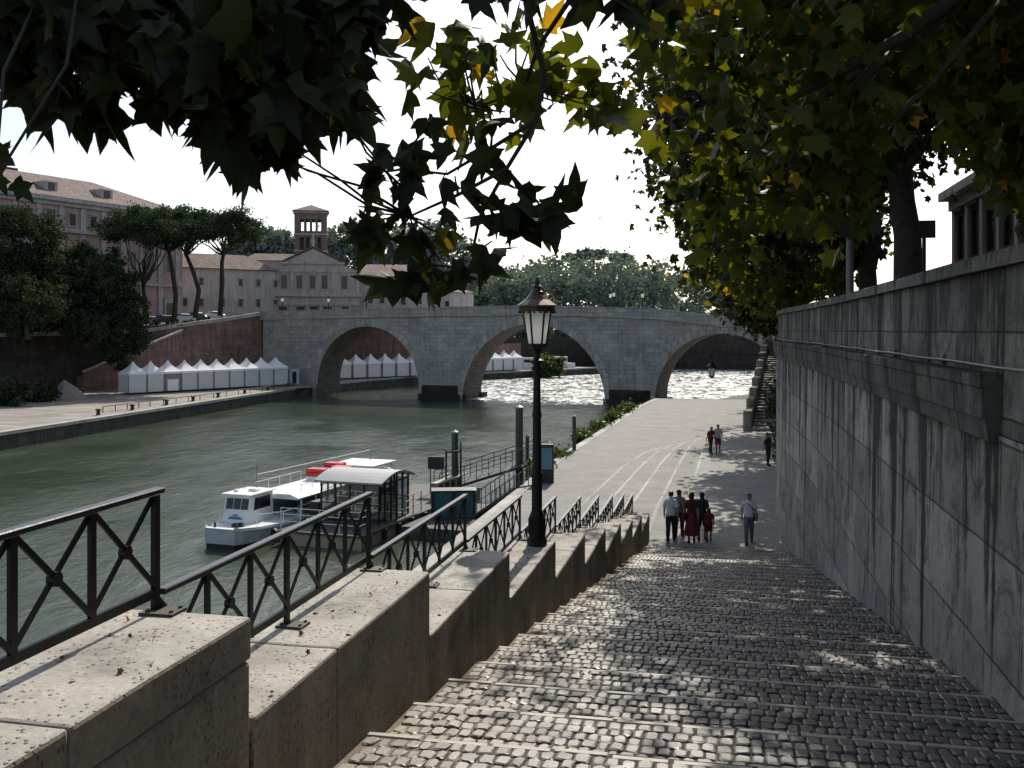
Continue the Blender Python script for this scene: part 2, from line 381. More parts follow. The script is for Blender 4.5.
def clear_glass():
    t = NT('shelter glass'); g = t.n('ShaderNodeBsdfGlossy', i_Roughness=.05); tp = t.n('ShaderNodeBsdfTransparent'); tp.inputs[0].default_value = (.3,.34,.35,1)
    m = t.n('ShaderNodeMixShader'); m.inputs[0].default_value = .15
    t.l(tp.outputs[0], m.inputs[1]); t.l(g.outputs[0], m.inputs[2]); t.l(m.outputs[0], t.out.inputs[0]); return t.mat
M['clear'] = clear_glass()

# ---------------------------------------------------------------- leaves
half = [(.0,.0),(.15,-.06),(.30,-.05),(.47,-.02),(.40,.12),(.34,.23),(.43,.34),(.47,.45),(.62,.62),(.46,.60),(.36,.63),(.22,.66),(.19,.80),(.09,.98)]
outl = half[:1] + half[1:] + [(0.,1.16)] + [(-x, y) for x, y in reversed(half[1:])]
LEAF = np.array([(0,.32,0)] + [(x, y, -.42*abs(x) - .30*y*y + .10*x*x) for x, y in outl])
LEAF_F = [(0, i, i+1) for i in range(1, len(outl))] + [(0, len(outl), 1)]
h2 = [(0,0),(.28,-.05),(.48,.04),(.36,.25),(.60,.60),(.22,.66)]
o2 = h2 + [(0,1.)] + [(-x, y) for x, y in reversed(h2[1:])]
LEAF2 = np.array([(0,.3,0)] + [(x, y, -.38*abs(x)-.25*y*y) for x, y in o2])
LEAF2_F = [(0, i, i+1) for i in range(1, len(o2))] + [(0, len(o2), 1)]
CLUMP = np.array([(0,0,0),(.45,.25,.08),(.3,.8,-.1),(-.05,1.,.06),(-.4,.7,-.05),(-.45,.2,.1)])
CLUMP_F = [(0,1,2),(0,2,3),(0,3,4),(0,4,5)]
def unit(a): return a/np.maximum(np.linalg.norm(a, axis=1, keepdims=True), 1e-9)
def leaf_mesh(name, P, size, mat, parent, tmpl=(LEAF2, LEAF2_F), droop=.6, tint=None, flat=.0, up=None):
    n = len(P); size = np.broadcast_to(np.asarray(size, float), (n,))
    d = RNG.normal(size=(n, 3)); d[:, 2] *= (1-flat); d[:, 2] -= droop; d = unit(d)
    nn = RNG.normal(size=(n, 3)); nn[:, 2] += .6
    nn = unit(nn - d*np.sum(nn*d, 1, keepdims=True)); x = np.cross(d, nn)
    T, F = tmpl; k = len(T)
    wx = RNG.uniform(.72, 1.15, n)[:, None, None]; cz = RNG.uniform(.2, 2.3, n)[:, None, None]; sk = RNG.normal(0, .16, n)[:, None, None]
    V = P[:, None, :] + size[:, None, None]*((T[None, :, 0:1]*wx + sk*T[None, :, 1:2]**2)*x[:, None, :] + T[None, :, 1:2]*d[:, None, :] + T[None, :, 2:3]*cz*nn[:, None, :])
    V = V.reshape(-1, 3)
    F = np.array(F); Fs = (F[None] + (np.arange(n)*k)[:, None, None]).reshape(-1, 3)
    off = Vector((0,0,0)); p = parent
    while p is not None: off += p.location; p = p.parent
    V = V - np.array(off)
    me = bpy.data.meshes.new(name)
    me.vertices.add(len(V)); me.vertices.foreach_set('co', V.ravel())
    me.loops.add(Fs.size); me.loops.foreach_set('vertex_index', Fs.ravel().astype(np.int32))
    me.polygons.add(len(Fs)); me.polygons.foreach_set('loop_start', np.arange(0, Fs.size, 3, dtype=np.int32)); me.polygons.foreach_set('loop_total', np.full(len(Fs), 3, dtype=np.int32))
    me.update(calc_edges=True)
    if tint is None: tint = np.clip(RNG.normal(.45, .22, n), 0, .88); tint[RNG.random(n) < .035] = 1.
    a = me.attributes.new('tint', 'FLOAT', 'POINT'); a.data.foreach_set('value', np.repeat(tint, k).astype(np.float32))
    me.materials.append(mat)
    o = bpy.data.objects.new(name, me); COL.objects.link(o)
    if parent is not None: o.parent = parent
    return o
def clumps(c, r, n, per, cr, shell=.45, flat=.75, cut=None):
    """leaf centres gathered in n uneven clumps inside an ellipsoid; returns (leaf points, clump centres)"""
    d = unit(RNG.normal(size=(n, 3))); rad = (shell + (1-shell)*RNG.random(n))[:, None]
    C = np.array(c) + d*rad*np.array(r)
    if cut is not None: C = C[[cut(p) for p in C]]
    k = RNG.poisson(per, len(C)) + 3
    q = np.repeat(C, k, axis=0); s = np.repeat(cr*RNG.uniform(.6, 1.4, len(C)), k)[:, None]
    off = RNG.normal(size=q.shape)*.55*s; off[:, 2] *= flat
    return q + off, C
def limb_path(p, q, n=5, wob=.25, sag=0.):
    p, q = Vector(p), Vector(q); L = (q-p).length; out = []
    for i in range(n+1):
        k = i/n; v = p.lerp(q, k)
        if 0 < i < n: v += Vector((random.gauss(0, 1), random.gauss(0, 1), random.gauss(0, .7)))*wob*L*.12
        v.z += sag*L*math.sin(PI*k); out.append(v)
    return out
# ================================================================ GROUND, WATER, RIVER SETTING
m = MB(); m.quad((-3000,-400,-13.2), (3000,-400,-13.2), (3000,4000,-13.2), (-3000,4000,-13.2)); struct(m.build('terrain', M['soil']))
m = MB(); m.quad((-200,-60,WATER_Z), (260,-60,WATER_Z), (260,420,WATER_Z), (-200,420,WATER_Z)); struct(m.build('river_water', M['water']))

# ---- stairway: cobbled treads with a low riser each
TREAD = 1.08
S_END = 34.0
sb = MB(); kb = MB()
cobV = []; cobT = []
def left_t(s): return -2.46 + .006*max(0, s-10)
def right_in(s): return wall_t(s) - .0
nstep = int((S_END+4)/TREAD)
for i in range(nstep):
    s0 = -4 + i*TREAD; s1 = s0+TREAD
    za, zb = stair_z(s0), stair_z(s1)
    rise = .10
    ztop = lambda s: lerp(za, zb+rise, (s-s0)/TREAD)
    tl, tr = left_t(s0)-.1, wall_t(s0)+.1
    a, b, c, d = st(s0,tl,ztop(s0)-.012), st(s0,tr,ztop(s0)-.012), st(s1,tr,ztop(s1)-.012), st(s1,tl,ztop(s1)-.012)
    sb.quad(a, b, c, d)
    e, f = st(s1,tr,zb-.1), st(s1,tl,zb-.1)
    sb.quad(d, c, e, f)
    # nosing stones at the lower edge of the tread
    t = tl+.02
    while t < tr-.2:
        w = random.uniform(.35, .6)
        w = min(w, tr-.1-t)
        j = random.uniform(-.012, .012)
        o = Vector(st(s1-.085+j, t+.008, ztop(s1)-.11)); 
        kb.obox(o, Vector(st(0, w-.016, 0)), Vector(st(.085, 0, -.008)), Vector((0,0,.112+random.uniform(-.006,.006))))
        t += w
    # cobbles
    rows = 6; dd = (TREAD-.09)/rows
    for r in range(rows):
        t = left_t(s0)+.02 + random.uniform(0, .05)
        while t < wall_t(s0)-.04:
            w = random.uniform(.085, .125)
            sA = s0 + r*dd + random.uniform(-.008,.008) + .022*math.sin(t*2.1+i*1.7+r*.4); sB = sA+dd*random.uniform(.95,1.0)
            dz = random.gauss(0, .004); tx, ty = random.gauss(0, .028), random.gauss(0, .02)
            g = .005
            ring = []
            for ins, h in ((g, -.03), (g+.001, -.006), (g+.012, .002)):
                ch = .018
                for (ss, tt) in ((sA+ins+ch, t+ins), (sA+ins, t+ins+ch), (sA+ins, t+w-ins-ch), (sA+ins+ch, t+w-ins), (sB-ins-ch, t+w-ins), (sB-ins, t+w-ins-ch), (sB-ins, t+ins+ch), (sB-ins-ch, t+ins)):
                    zz = ztop((ss))+h+dz+(tt-t-w/2)*tx+(ss-sA-dd/2)*ty
                    ring.append(st(ss+random.gauss(0,.005), tt+random.gauss(0,.004), zz))
            cobV.append(ring); cobT.append(min(1, max(0, random.gauss(.45, .24))))
            t += w
stairway = sb.build('stairway', M['joint']); struct(stairway)
F0 = [(r*8+i, r*8+(i+1)%8, r*8+8+(i+1)%8, r*8+8+i) for r in (0,1) for i in range(8)] + [tuple(range(16,24))]
F0 = [tuple(reversed(f)) for f in F0]
mb = MB()
for ring in cobV: mb.add(ring, F0)
cob = mb.build('cobblestones', M['cobble'], stairway)
at = cob.data.attributes.new('tint', 'FLOAT', 'POINT'); at.data.foreach_set('value', np.repeat(np.array(cobT), 24).astype(np.float32))
kb.build('nosing_stones', M['kerb'], stairway, bevel=.012)

# ---- walkway, broad steps and lower quay beyond the foot of the stairway
m = MB()
ss = [33.9,38,42,46,50,55,60,66,72,75.4]
L = [st(s,-1.45+ .55*max(0,(s-43)/28), QUAY_Z-.02) for s in ss]; R = [st(s, wall_t(s)+.3, QUAY_Z-.02) for s in ss]
L[-1] = st(75.4, 1.75, QUAY_Z-.02); L[-2] = st(73.2, .2, QUAY_Z-.02)
for i in range(len(ss)-1): m.quad(L[i], R[i], R[i+1], L[i+1])
m.quad(st(33.9,-3.3,QUAY_Z-.02), st(33.9,-1.45,QUAY_Z-.02), st(36.2,-1.45,QUAY_Z-.02), st(36.2,-3.3,QUAY_Z-.02))
struct(m.build('quay_walkway', M['walk_pave']))
m = MB(); e_ = MB(); NS = 5
def edge(k):   # k-th line of the broad steps, from the stair foot to where they run out beyond
    pts = [(34.0, -1.45-1.22*k), (43, -1.45-1.22*k), (58, -1.15-1.12*k), (66-.3*k, -1.0-.98*k), (69.5-.3*k, -.8-.82*k), (72.4-.1*k, -.3-.5*k), (74.2, .8-.16*k), (75.5, 1.75)]
    return pts
hgt = (QUAY_Z-LOW_Z)/NS
for k in range(NS):
    A, B = edge(k), edge(k+1); za = QUAY_Z-.02-k*hgt; zb = za-hgt
    for i in range(len(A)-1):
        m.quad(st(*A[i],za), st(*A[i],zb), st(*A[i+1],zb), st(*A[i+1],za))                # riser
        m.quad(st(*B[i],zb), st(*A[i],zb), st(*A[i+1],zb), st(*B[i+1],zb)) if k < NS-1 else None
        p, q = Vector(st(*A[i], za)), Vector(st(*A[i+1], za)); d = (q-p)
        if d.length > .01:
            nrm = Vector((-d.y, d.x, 0)).normalized()
            e_.obox(p - nrm*.12 - Vector((0,0,.1)), d, nrm*.13, (0,0,.106))
brd = m.build('broad_steps', M['quay_pave']); struct(brd); e_.build('step_edging', M['quay_edge'], brd)
m = MB()
low = [(-14,-10.1),(64,-10.1),(90,-9.1),(108,-8.5),(119,-7.6)]
top = LOW_Z-.02
inner = [(-14,-3.2),(36,-3.2)] + edge(NS)[1:]
inner = [(-14,-3.1),(33.9,-3.1)] + edge(NS-1) + [(119, 5.2)]
poly = [st(*p)[:2] for p in low + inner[::-1]]
m.prism(poly, -13, top)
struct(m.build('lower_quay', [M['quay_pave']]))
m = MB()
for (a, b) in zip(low, low[1:]):
    p, q = Vector(st(*a, top)), Vector(st(*b, top)); d = q-p; n = Vector((-d.y, d.x, 0)).normalized()
    m.obox(p+n*.06-Vector((0,0,.28)), d, -n*.55, (0,0,.30))
p, q = Vector(st(119,-7.6,top)), Vector(st(119,5.2,top)); m.obox(p-Vector((0,0,.3)), q-p, (.1,.5,0), (0,0,.32))
tag(m.build('quay_kerb', M['quay_edge']), 'pale stone kerb along the water edge of the lower quay', 'kerb')
m = MB(); m.prism([st(*p)[:2] for p in [(119.6,-9),(121,6),(150,6),(140,-3)]], -13, [-9.7,-9.3,-9.0,-10.4]); struct(m.build('gravel_bank', M['soil']))

# ---- street behind the embankment wall
m = MB()
tt = [(-30,2.9)] + [(s, wall_t(s)+.45) for s in (-14,22,33,36,42,50,60,80,120)] + [(150,11.4),(260,30)]
poly = [st(*p)[:2] for p in tt] + [st(260,190)[:2], st(-30,190)[:2]]
m.prism(poly, -13, -.35); struct(m.build('street', M['asphalt']))

# ================================================================ EMBANKMENT WALL (right)
wall_s = [-13,-8,-3,2,5,9.4,14,18,22,25,28,31,33,34.5,36,38,40,42,46,50,55,60,66,72,80,90,100,110,122]
def wall_strip(mb, s_list, z0, z1, t0, t1, depth=.5, mi=0, batter=.0):
    """a band of wall between heights z0..z1 whose river face stands at wall_t + t0 (bottom) / t1 (top)"""
    for a, b in zip(s_list, s_list[1:]):
        zb0 = z0(a) if callable(z0) else z0; zb1 = z0(b) if callable(z0) else z0
        P = [st(a, wall_t(a)+t0, zb0), st(b, wall_t(b)+t0, zb1), st(b, wall_t(b)+t1, z1), st(a, wall_t(a)+t1, z1)]
        Q = [st(a, wall_t(a)+t0+depth, zb0), st(b, wall_t(b)+t0+depth, zb1), st(b, wall_t(b)+t1+depth, z1), st(a, wall_t(a)+t1+depth, z1)]
        mb.add(P+Q, [(3,2,1,0),(4,5,6,7),(2,3,7,6),(1,0,4,5)], mi)
    for s, fl in ((s_list[0], 0), (s_list[-1], 1)):
        zb = z0(s) if callable(z0) else z0
        f = [st(s, wall_t(s)+t0, zb), st(s, wall_t(s)+t0+depth, zb), st(s, wall_t(s)+t1+depth, z1), st(s, wall_t(s)+t1, z1)]
        mb.quad(*(f if not fl else f[::-1]), mi)
ew = thing('embankment_wall', 'tall streaked grey travertine retaining wall rising on the right of the cobbled stairway', 'wall', st(10,2.6,-3.5))
mb = MB(); wall_strip(mb, wall_s, lambda s: stair_z(s)-.5, -.98, .0, .06, .55)
mb.build('wall_face', M['wall'], ew)
mb = MB(); wall_strip(mb, wall_s, -.98, .585, .10, .13, .4)
mb.build('parapet', M['wall_top'], ew)
mb = MB(); wall_strip(mb, wall_s, .587, .75, .05, .06, .62)
mb.build('coping', M['cope_dark'], ew, bevel=.02)
cs = [10.1] + [s for s in wall_s if s > 10.1]
mb = MB(); wall_strip(mb, cs, -.54, -.41, -.08, -.08, .35); wall_strip(mb, cs, -.84, -.542, -.055, -.065, .3); wall_strip(mb, cs, -1.05, -.842, -.005, -.035, .3)
mb.build('cornice', M['cornice'], ew, bevel=.015)
pp = [st(s, wall_t(s)+.07 if s < 9 else wall_t(s)+.055, -.345+.02*math.sin(s*1.7)*.3) for s in np.linspace(-6, 44, 60)]
mb = MB(); mb.tube(pp, .017, 6)
for s in np.arange(-4, 44, 3.3): mb.box(*st(s, wall_t(s)+.09)[:2], -.40, .05, .05, .11, -AX)
tag(mb.build('water_pipe', M['steel'], None, True), 'thin metal pipe running along the top of the cornice of the right wall', 'pipe')

# ================================================================ STEPPED STONE PARAPET (left)
PER = 3.363; PH = .5575
def blk(n): return 4.97+PER*(n-1), -1.53-PH*(n-1) if n < 7 else -1.53-PH*5-.52*(n-6)      # far end s, top z
par = thing('stone_parapet', 'long sunlit stepped stone parapet of pale blocks on the left of the stairway', 'parapet wall', st(12,-2.7,-3.9))
for n in range(0, 11):
    se, zt = blk(n); s0 = se-PER+.02
    mbk = MB()
    far = n >= 5
    ti, to = -2.455+.006*max(0,n-3), -3.18
    def rough_slab(mb, s0, s1, t0, t1, z0, z1, mi, ns=8, nt=4, amp=.012):
        """slab with a slightly uneven, worn top"""
        vs = []; 
        for zi in (0, 1):
            for a in range(ns+1):
                for b in range(nt+1):
                    s = lerp(s0, s1, a/ns); t = lerp(t0, t1, b/nt); z = z1 if zi else z0
                    if zi:
                        z += noise.noise(Vector((s*1.3, t*2, n)))*amp*.6
                    e = noise.noise(Vector((s*2.2, z*3, t+n*3)))*amp*.35
                    vs.append(st(s + (e if a in (0, ns) else 0), t + (e if b in (0, nt) else 0), z))
        W = nt+1; K = (ns+1)*W; fs = []; topf = []
        for a in range(ns):
            for b in range(nt):
                i = a*W+b
                fs.append((i, i+1, i+W+1, i+W)); j = K+i; topf.append((j, j+1, j+W+1, j+W))
        for a in range(ns):
            i = a*W; fs.append((i, i+W, K+i+W, K+i)); i = a*W+nt; fs.append((i+W, i, K+i, K+i+W))
        for b in range(nt):
            i = b; fs.append((i+1, i, K+i, K+i+1)); i = ns*W+b; fs.append((i, i+1, K+i+1, K+i))
        fs = [tuple(reversed(f)) for f in fs]
        o = len(mb.v); mb.add(vs, fs, 1)
        for f in topf: mb.f.append(tuple(i+o for i in f)); mb.m.append(mi)
    sm = s0+PER*random.uniform(.42,.55) if n not in (2,) else s0+PER*.36
    cz = .23
    b0 = min(stair_z(s0), stair_z(se)) - .35
    if n > 1: cz = zt-b0
    rough_slab(mbk, s0, sm-.004, ti, to, zt-cz, zt, 0)
    rough_slab(mbk, sm+.004, se-.01, ti, to, zt-cz, zt, 0)
    if n <= 1: rough_slab(mbk, s0+.008, se-.018, ti-.006, to+.05, b0, zt-cz-.004, 1, 8, 3, .02)
    if far: pass
    mbk.build('parapet_section', [M['coping'], M['block']], par, bevel=.02 if n < 5 else .035, seg=2)
mb = MB()   # retaining wall below the parapet, down to the lower quay
for a, b in zip(range(-6, 36, 6), range(0, 42, 6)):
    b = min(b, 35)
    mb.add([st(a,-3.1,-9), st(b,-3.1,-9), st(b,-3.1,stair_z(b)-.3), st(a,-3.1,stair_z(a)-.3), st(a,-2.6,-9), st(b,-2.6,-9), st(b,-2.6,stair_z(b)-.3), st(a,-2.6,stair_z(a)-.3)],
           [(0,1,2,3),(7,6,5,4),(3,2,6,7),(1,5,6,2),(0,3,7,4)])
mb.build('retaining_wall', M['block'], par)

# ================================================================ IRON RAILINGS
ordn = ['', 'nearest', 'second', 'third', 'fourth', 'fifth', 'sixth', 'seventh', 'eighth', 'ninth', 'farthest']
RT = -3.0; PAN = PER/6; RH = .672
def make_rail(n):
    se, zt = blk(n); s1 = se-.03; s0 = s1-PER+.03
    lab = {1: 'nearest black iron railing section with crossed bars, cut by the left picture edge',
           10: 'last and farthest black iron railing section at the foot of the stair parapet'}.get(n, '%s black iron railing section counted down the stair parapet' % ordn[n])
    if n == 4: lab = 'fourth black iron railing section, just before the street lamp on the parapet'
    r = thing('iron_railing', lab, 'railing', st(s0, RT, zt), 0, 'black iron railings stepping down the parapet')
    h = MB(); h.bar(st(s0, RT, zt+RH-.017), st(s1+.03, RT, zt+RH-.017), .062, .034); h.build('handrail', M['iron_top'], r, bevel=.006)
    h = MB(); h.bar(st(s0, RT, zt+.105), st(s1, RT, zt+.105), .022, .05); h.build('bottom_rail', M['iron'], r)
    for k in range(0, 7):
        if k == 0: continue
        s = s1-PAN*(6-k)-.02
        foot = k in (6, 3) 
        h = MB(); w = .05 if foot else .042
        h.box(*st(s, RT)[:2], zt+(.0 if foot else .08), w*.55, w, RH-.035-(.0 if foot else .08), -AX)
        po = h.build('post', M['iron'], r)
        if k == 6 or (k == 3 and n > 1):
            h = MB(); h.box(*st(s-.01, RT+.05)[:2], zt+.001, .2, .15, .016, -AX)
            for dx, dy in ((-.07,-.045),(.07,-.045),(-.07,.05),(.07,.05)): h.lathe(st(s+dy, RT+.05+dx, zt+.016), [(.012,0),(.012,.012)], 6)
            h.build('base_plate', M['plate'], po)
    for k in range(6):
        sA = s1-PAN*(6-k)-.02; sB = sA+PAN; z0 = zt+.13; z1 = zt+RH-.035
        h = MB(); h.bar(st(sA, RT-.008, z0), st(sB, RT-.008, z1), .012, .03); h.bar(st(sA, RT+.008, z1), st(sB, RT+.008, z0), .012, .03)
        c = Vector(st((sA+sB)/2, RT, (z0+z1)/2)); u = Vector(st(0,1,0))
        h.tube([c-u*.02, c+u*.02], .036, 10)
        h.build('cross_brace', M['iron'], r)
for n in range(1, 11): make_rail(n)

# ================================================================ STREET LAMP on the parapet
def lantern(mb_frame, mb_glass, mb_roof, c, k=1.0, up=0):
    """six sided tapering lantern, its bottom at c"""
    c = Vector(c); n = 6; H = .52*k; rb, rt = .125*k, .2*k
    mb_frame.lathe(c, [(.05*k,-.08*k),(.11*k,-.03*k),(rb+.02*k,0),(rb+.02*k,.025*k)], n)
    for i in range(n):
        a = 2*PI*i/n
        mb_frame.bar(c+Vector((rb*math.cos(a), rb*math.sin(a), .02*k)), c+Vector((rt*math.cos(a), rt*math.sin(a), H)), .02*k)
    mb_glass.lathe(c+Vector((0,0,.03*k)), [(rb-.006,0),(rt-.012*k,H-.03*k)], n)
    top = c+Vector((0,0,H))
    mb_roof.lathe(top, [(rt+.015*k,-.05*k),(rt+.05*k,-.05*k),(rt+.055*k,.0),(rt+.085*k,.012*k),(rt+.08*k,.035*k),(.17*k,.115*k),(.105*k,.185*k),(.085*k,.225*k),(.06*k,.235*k),(.055*k,.28*k),(.075*k,.295*k),(.03*k,.33*k),(.045*k,.36*k),(.012*k,.42*k)], 12)
    for i in range(18):
        a = 2*PI*i/18; mb_roof.box(top.x+(rt+.05*k)*math.cos(a), top.y+(rt+.05*k)*math.sin(a), top.z-.075*k, .03*k, .03*k, .03*k, a)
LZ = blk(4)[1]
lp = Vector(st(14.66,-2.67,LZ+.0))
lamp = thing('street_lamp', 'black iron lamp post with copper roofed lantern standing on the stair parapet', 'street lamp', lp)
h = MB(); h.lathe(lp, [(.15,0),(.15,.10),(.118,.14),(.118,.42),(.095,.48),(.078,.52),(.078,1.0),(.09,1.02),(.09,1.07),(.07,1.1)], 14)
for i in range(8):
    a = 2*PI*i/8; h.box(lp.x+.115*math.cos(a), lp.y+.115*math.sin(a), lp.z+.16, .03, .03, .25, a)
h.build('base', M['iron'], lamp, bevel=.004)
h = MB(); h.lathe(lp+Vector((0,0,1.09)), [(.07,-.04),(.062,.8),(.072,.82),(.072,.87),(.06,.9),(.052,1.5),(.075,1.52),(.08,1.56),(.055,1.58),(.055,1.6),(.1,1.63),(.11,1.66),(.06,1.69),(.045,1.72),(.045,1.78),(.08,1.82),(.05,1.85)], 14); h.build('pole', M['iron'], lamp, smooth=False)
fr, gl, rf = MB(), MB(), MB(); lantern(fr, gl, rf, lp+Vector((0,0,2.97)), 1.08)
o = fr.build('lantern_frame', M['iron'], lamp); gl.build('pane', M['lampglass'], o); rf.build('lantern_roof', M['copper'], lamp)

# hanging lantern on a long wall bracket over the walkway
hl = Vector((10.9, 54.6, -2.55))
hang = thing('hanging_lantern', 'small dark lantern hanging from a long bracket at the far end of the wall', 'lantern', hl)
fr, gl, rf = MB(), MB(), MB(); lantern(fr, gl, rf, hl, 1.05); o = fr.build('lantern_frame', M['iron'], hang); gl.build('pane', M['lampglass'], o); rf.build('lantern_roof', M['iron'], hang)
h = MB(); wb = Vector(st(54.6, wall_t(54.6)+.05, -1.35)); he = Vector((hl.x, hl.y, -1.35))
h.tube([wb, he], .05, 6); h.tube([he, he-Vector((0,0,.25))], .02, 6); h.tube([wb-Vector((0,0,.7)), wb.lerp(he,.35)], .02, 6)
h.build('bracket', M['iron'], hang)

# ================================================================ FAR STAIRWAY climbing to the bridge street
D2 = (Vector((118.6-75.4, 5.4-1.8)).normalized())
def f2(d, off, z): return st(75.4+D2.x*d - D2.y*off, 1.8+D2.y*d + D2.x*off, z)
m = MB(); e2 = MB(); n2 = 40; run = 1.08; ris = (QUAY_Z+.45)/-n2
for i in range(n2):
    d0 = i*run; z = QUAY_Z+ris*(i+1); w = 3.4
    m.add([f2(d0,.45,z), f2(d0,w,z), f2(d0+run,w,z+.06), f2(d0+run,.45,z+.06), f2(d0,.45,z-ris+.02), f2(d0,w,z-ris+.02)], [(0,1,2,3),(4,5,1,0)])
    e2.obox(f2(d0-.02,.46,z-.03), Vector(f2(d0,w,0))-Vector(f2(d0,.46,0)), Vector(f2(d0+.3,.46,0))-Vector(f2(d0,.46,0)), (0,0,.05))
fs = struct(m.build('far_stairway', M['walk_pave'])); e2.build('nosing_stones', M['quay_edge'], fs)  # lighter paving stands in for sun on the treads
p2 = thing('far_stair_parapet', 'stepped stone parapet climbing beside the far stairway towards the bridge', 'parapet wall', f2(0,0,QUAY_Z))
for i in range(11):
    d0 = i*3.95; z = QUAY_Z+ris*(d0/run)+1.25
    h = MB(); h.prism([f2(d0,-.15,0)[:2], f2(d0,.45,0)[:2], f2(d0+3.85,.45,0)[:2], f2(d0+3.85,-.15,0)[:2]], -9 , z+.15)
    h.build('parapet_section', M['block'], p2, bevel=.06)
# retaining wall that carries the far stairway on the river side
h = MB(); h.prism([f2(0,-.1,0)[:2], f2(0,.4,0)[:2], f2(43.2,.4,0)[:2], f2(43.2,-.1,0)[:2]], -9, [QUAY_Z, QUAY_Z, -.7, -.7]); h.build('retaining_wall', M['block'], p2)
# ================================================================ BRIDGE
BE = Vector((.916,-.401,0)); BN = Vector((.401,.916,0)); BO = Vector((-10.9,152,0)); BW = 6.8
def bp(x, y, z): return tuple(BO + BE*x + BN*y + Vector((0,0,z)))
TOP = [(-40,2.8),(-33,2.97),(-10,3.3),(0,3.4),(15,3.45),(24,3.2),(34,2.77),(41.5,1.85),(52,.95),(62,.75),(80,.75)]
ARCH = [(-13.1,9.4,-8.8),(14.95,11.35,-10.45),(42.7,9.25,-9.65)]
def under(x):
    for c, r, zc in ARCH:
        if abs(x-c) < r: return zc+math.sqrt(max(0, r*r-(x-c)**2))
    return None
br = thing('stone_bridge', 'old three arched grey stone bridge crossing the river', 'bridge', bp(15,0,-10.5))
xs = sorted(set([-33, 70] + [c+r*math.cos(PI*k/28) for c, r, z in ARCH for k in range(29)] + list(np.arange(-33, 70, 2.2))))
m = MB()
for a, b in zip(xs, xs[1:]):
    if b-a < 1e-4: continue
    mid = (a+b)/2; ta, tb = interp(a, TOP)-1.15, interp(b, TOP)-1.15
    def lo(x):
        for c, r, zc in ARCH:
            if abs(mid-c) < r: return zc+math.sqrt(max(0, r*r-(x-c)**2)), True
        return -12.5, False
    la, isa = lo(a); lb, _ = lo(b)
    m.quad(bp(a,0,la), bp(b,0,lb), bp(b,0,tb), bp(a,0,ta))
    m.quad(bp(b,BW,lb), bp(a,BW,la), bp(a,BW,ta), bp(b,BW,tb))
    m.quad(bp(a,0,ta), bp(b,0,tb), bp(b,BW,tb), bp(a,BW,ta))
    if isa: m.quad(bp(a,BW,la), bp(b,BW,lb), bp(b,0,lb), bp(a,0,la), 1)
for c, r, zc in ARCH:
    for x, sgn in ((c-r, 1), (c+r, -1)):
        q = [bp(x,0,-12.5), bp(x,BW,-12.5), bp(x,BW,zc), bp(x,0,zc)]
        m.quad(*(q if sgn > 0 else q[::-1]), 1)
m.build('spandrel_body', [M['bridge'], M['soffit']], br)
for y0 in (-.12, BW-.23):
    m = MB()
    for a, b in zip(range(-34, 70, 2), range(-32, 72, 2)):
        ta, tb = interp(a, TOP), interp(b, TOP)
        vs = [bp(a,y0,ta-1.149), bp(b,y0,tb-1.149), bp(b,y0,tb), bp(a,y0,ta), bp(a,y0+.35,ta-1.149), bp(b,y0+.35,tb-1.149), bp(b,y0+.35,tb), bp(a,y0+.35,ta)]
        m.add(vs, [(0,1,2,3),(7,6,5,4),(3,2,6,7),(1,0,4,5)])
    m.build('parapet', M['bridge'], br)
m = MB()
for a, b in zip(range(-34, 70, 2), range(-32, 72, 2)):
    ta, tb = interp(a, TOP)-1.3, interp(b, TOP)-1.3
    for z0, z1, d in ((0,.22,.28),(1.32,1.46,.2)):
        vs = [bp(a,-d,ta+z0), bp(b,-d,tb+z0), bp(b,-d,tb+z1), bp(a,-d,ta+z1), bp(a,-.001,ta+z0), bp(b,-.001,tb+z0), bp(b,.2,tb+z1), bp(a,.2,ta+z1)]
        m.add(vs, [(0,1,2,3),(3,2,6,7),(1,0,4,5)])
m.build('string_course', M['bridge_ring'], br)
for c, r, zc in ARCH:
    m = MB(); K = 30
    for k in range(K):
        a0, a1 = PI*k/K+.004, PI*(k+1)/K-.004
        P = lambda a, rr, y: bp(c-rr*math.cos(a), y, zc+rr*math.sin(a))
        r1 = r+1.05+(.08 if k % 2 else 0)
        vs = [P(a0,r-.04,-.09), P(a1,r-.04,-.09), P(a1,r1,-.09), P(a0,r1,-.09), P(a0,r-.04,.3), P(a1,r-.04,.3), P(a1,r1,0.002), P(a0,r1,0.002)]
        m.add(vs, [(3,2,1,0),(2,3,7,6),(0,1,5,4),(1,2,6,5),(3,0,4,7)])
    m.build('arch_ring', M['bridge_ring'], br)
for x0, x1 in ((-3.7,3.6),(26.3,33.45)):
    m = MB(); cx = (x0+x1)/2
    m.prism([bp(x0-.15,.5,0)[:2], bp(cx,-2.6,0)[:2], bp(x1+.15,.5,0)[:2]], -12.5, [-8.3,-8.9,-8.3])
    m.prism([bp(x0-.5,.5,0)[:2], bp(cx,-3.4,0)[:2], bp(x1+.5,.5,0)[:2]], -12.5, -9.75)
    m.prism([bp(x0-.4,BW-.5,0)[:2], bp(x0-.4,BW+1.5,0)[:2], bp(x1+.4,BW+1.5,0)[:2], bp(x1+.4,BW-.5,0)[:2]], -12.5, -9.75)
    m.build('cutwater', M['bridge_wet'], br)

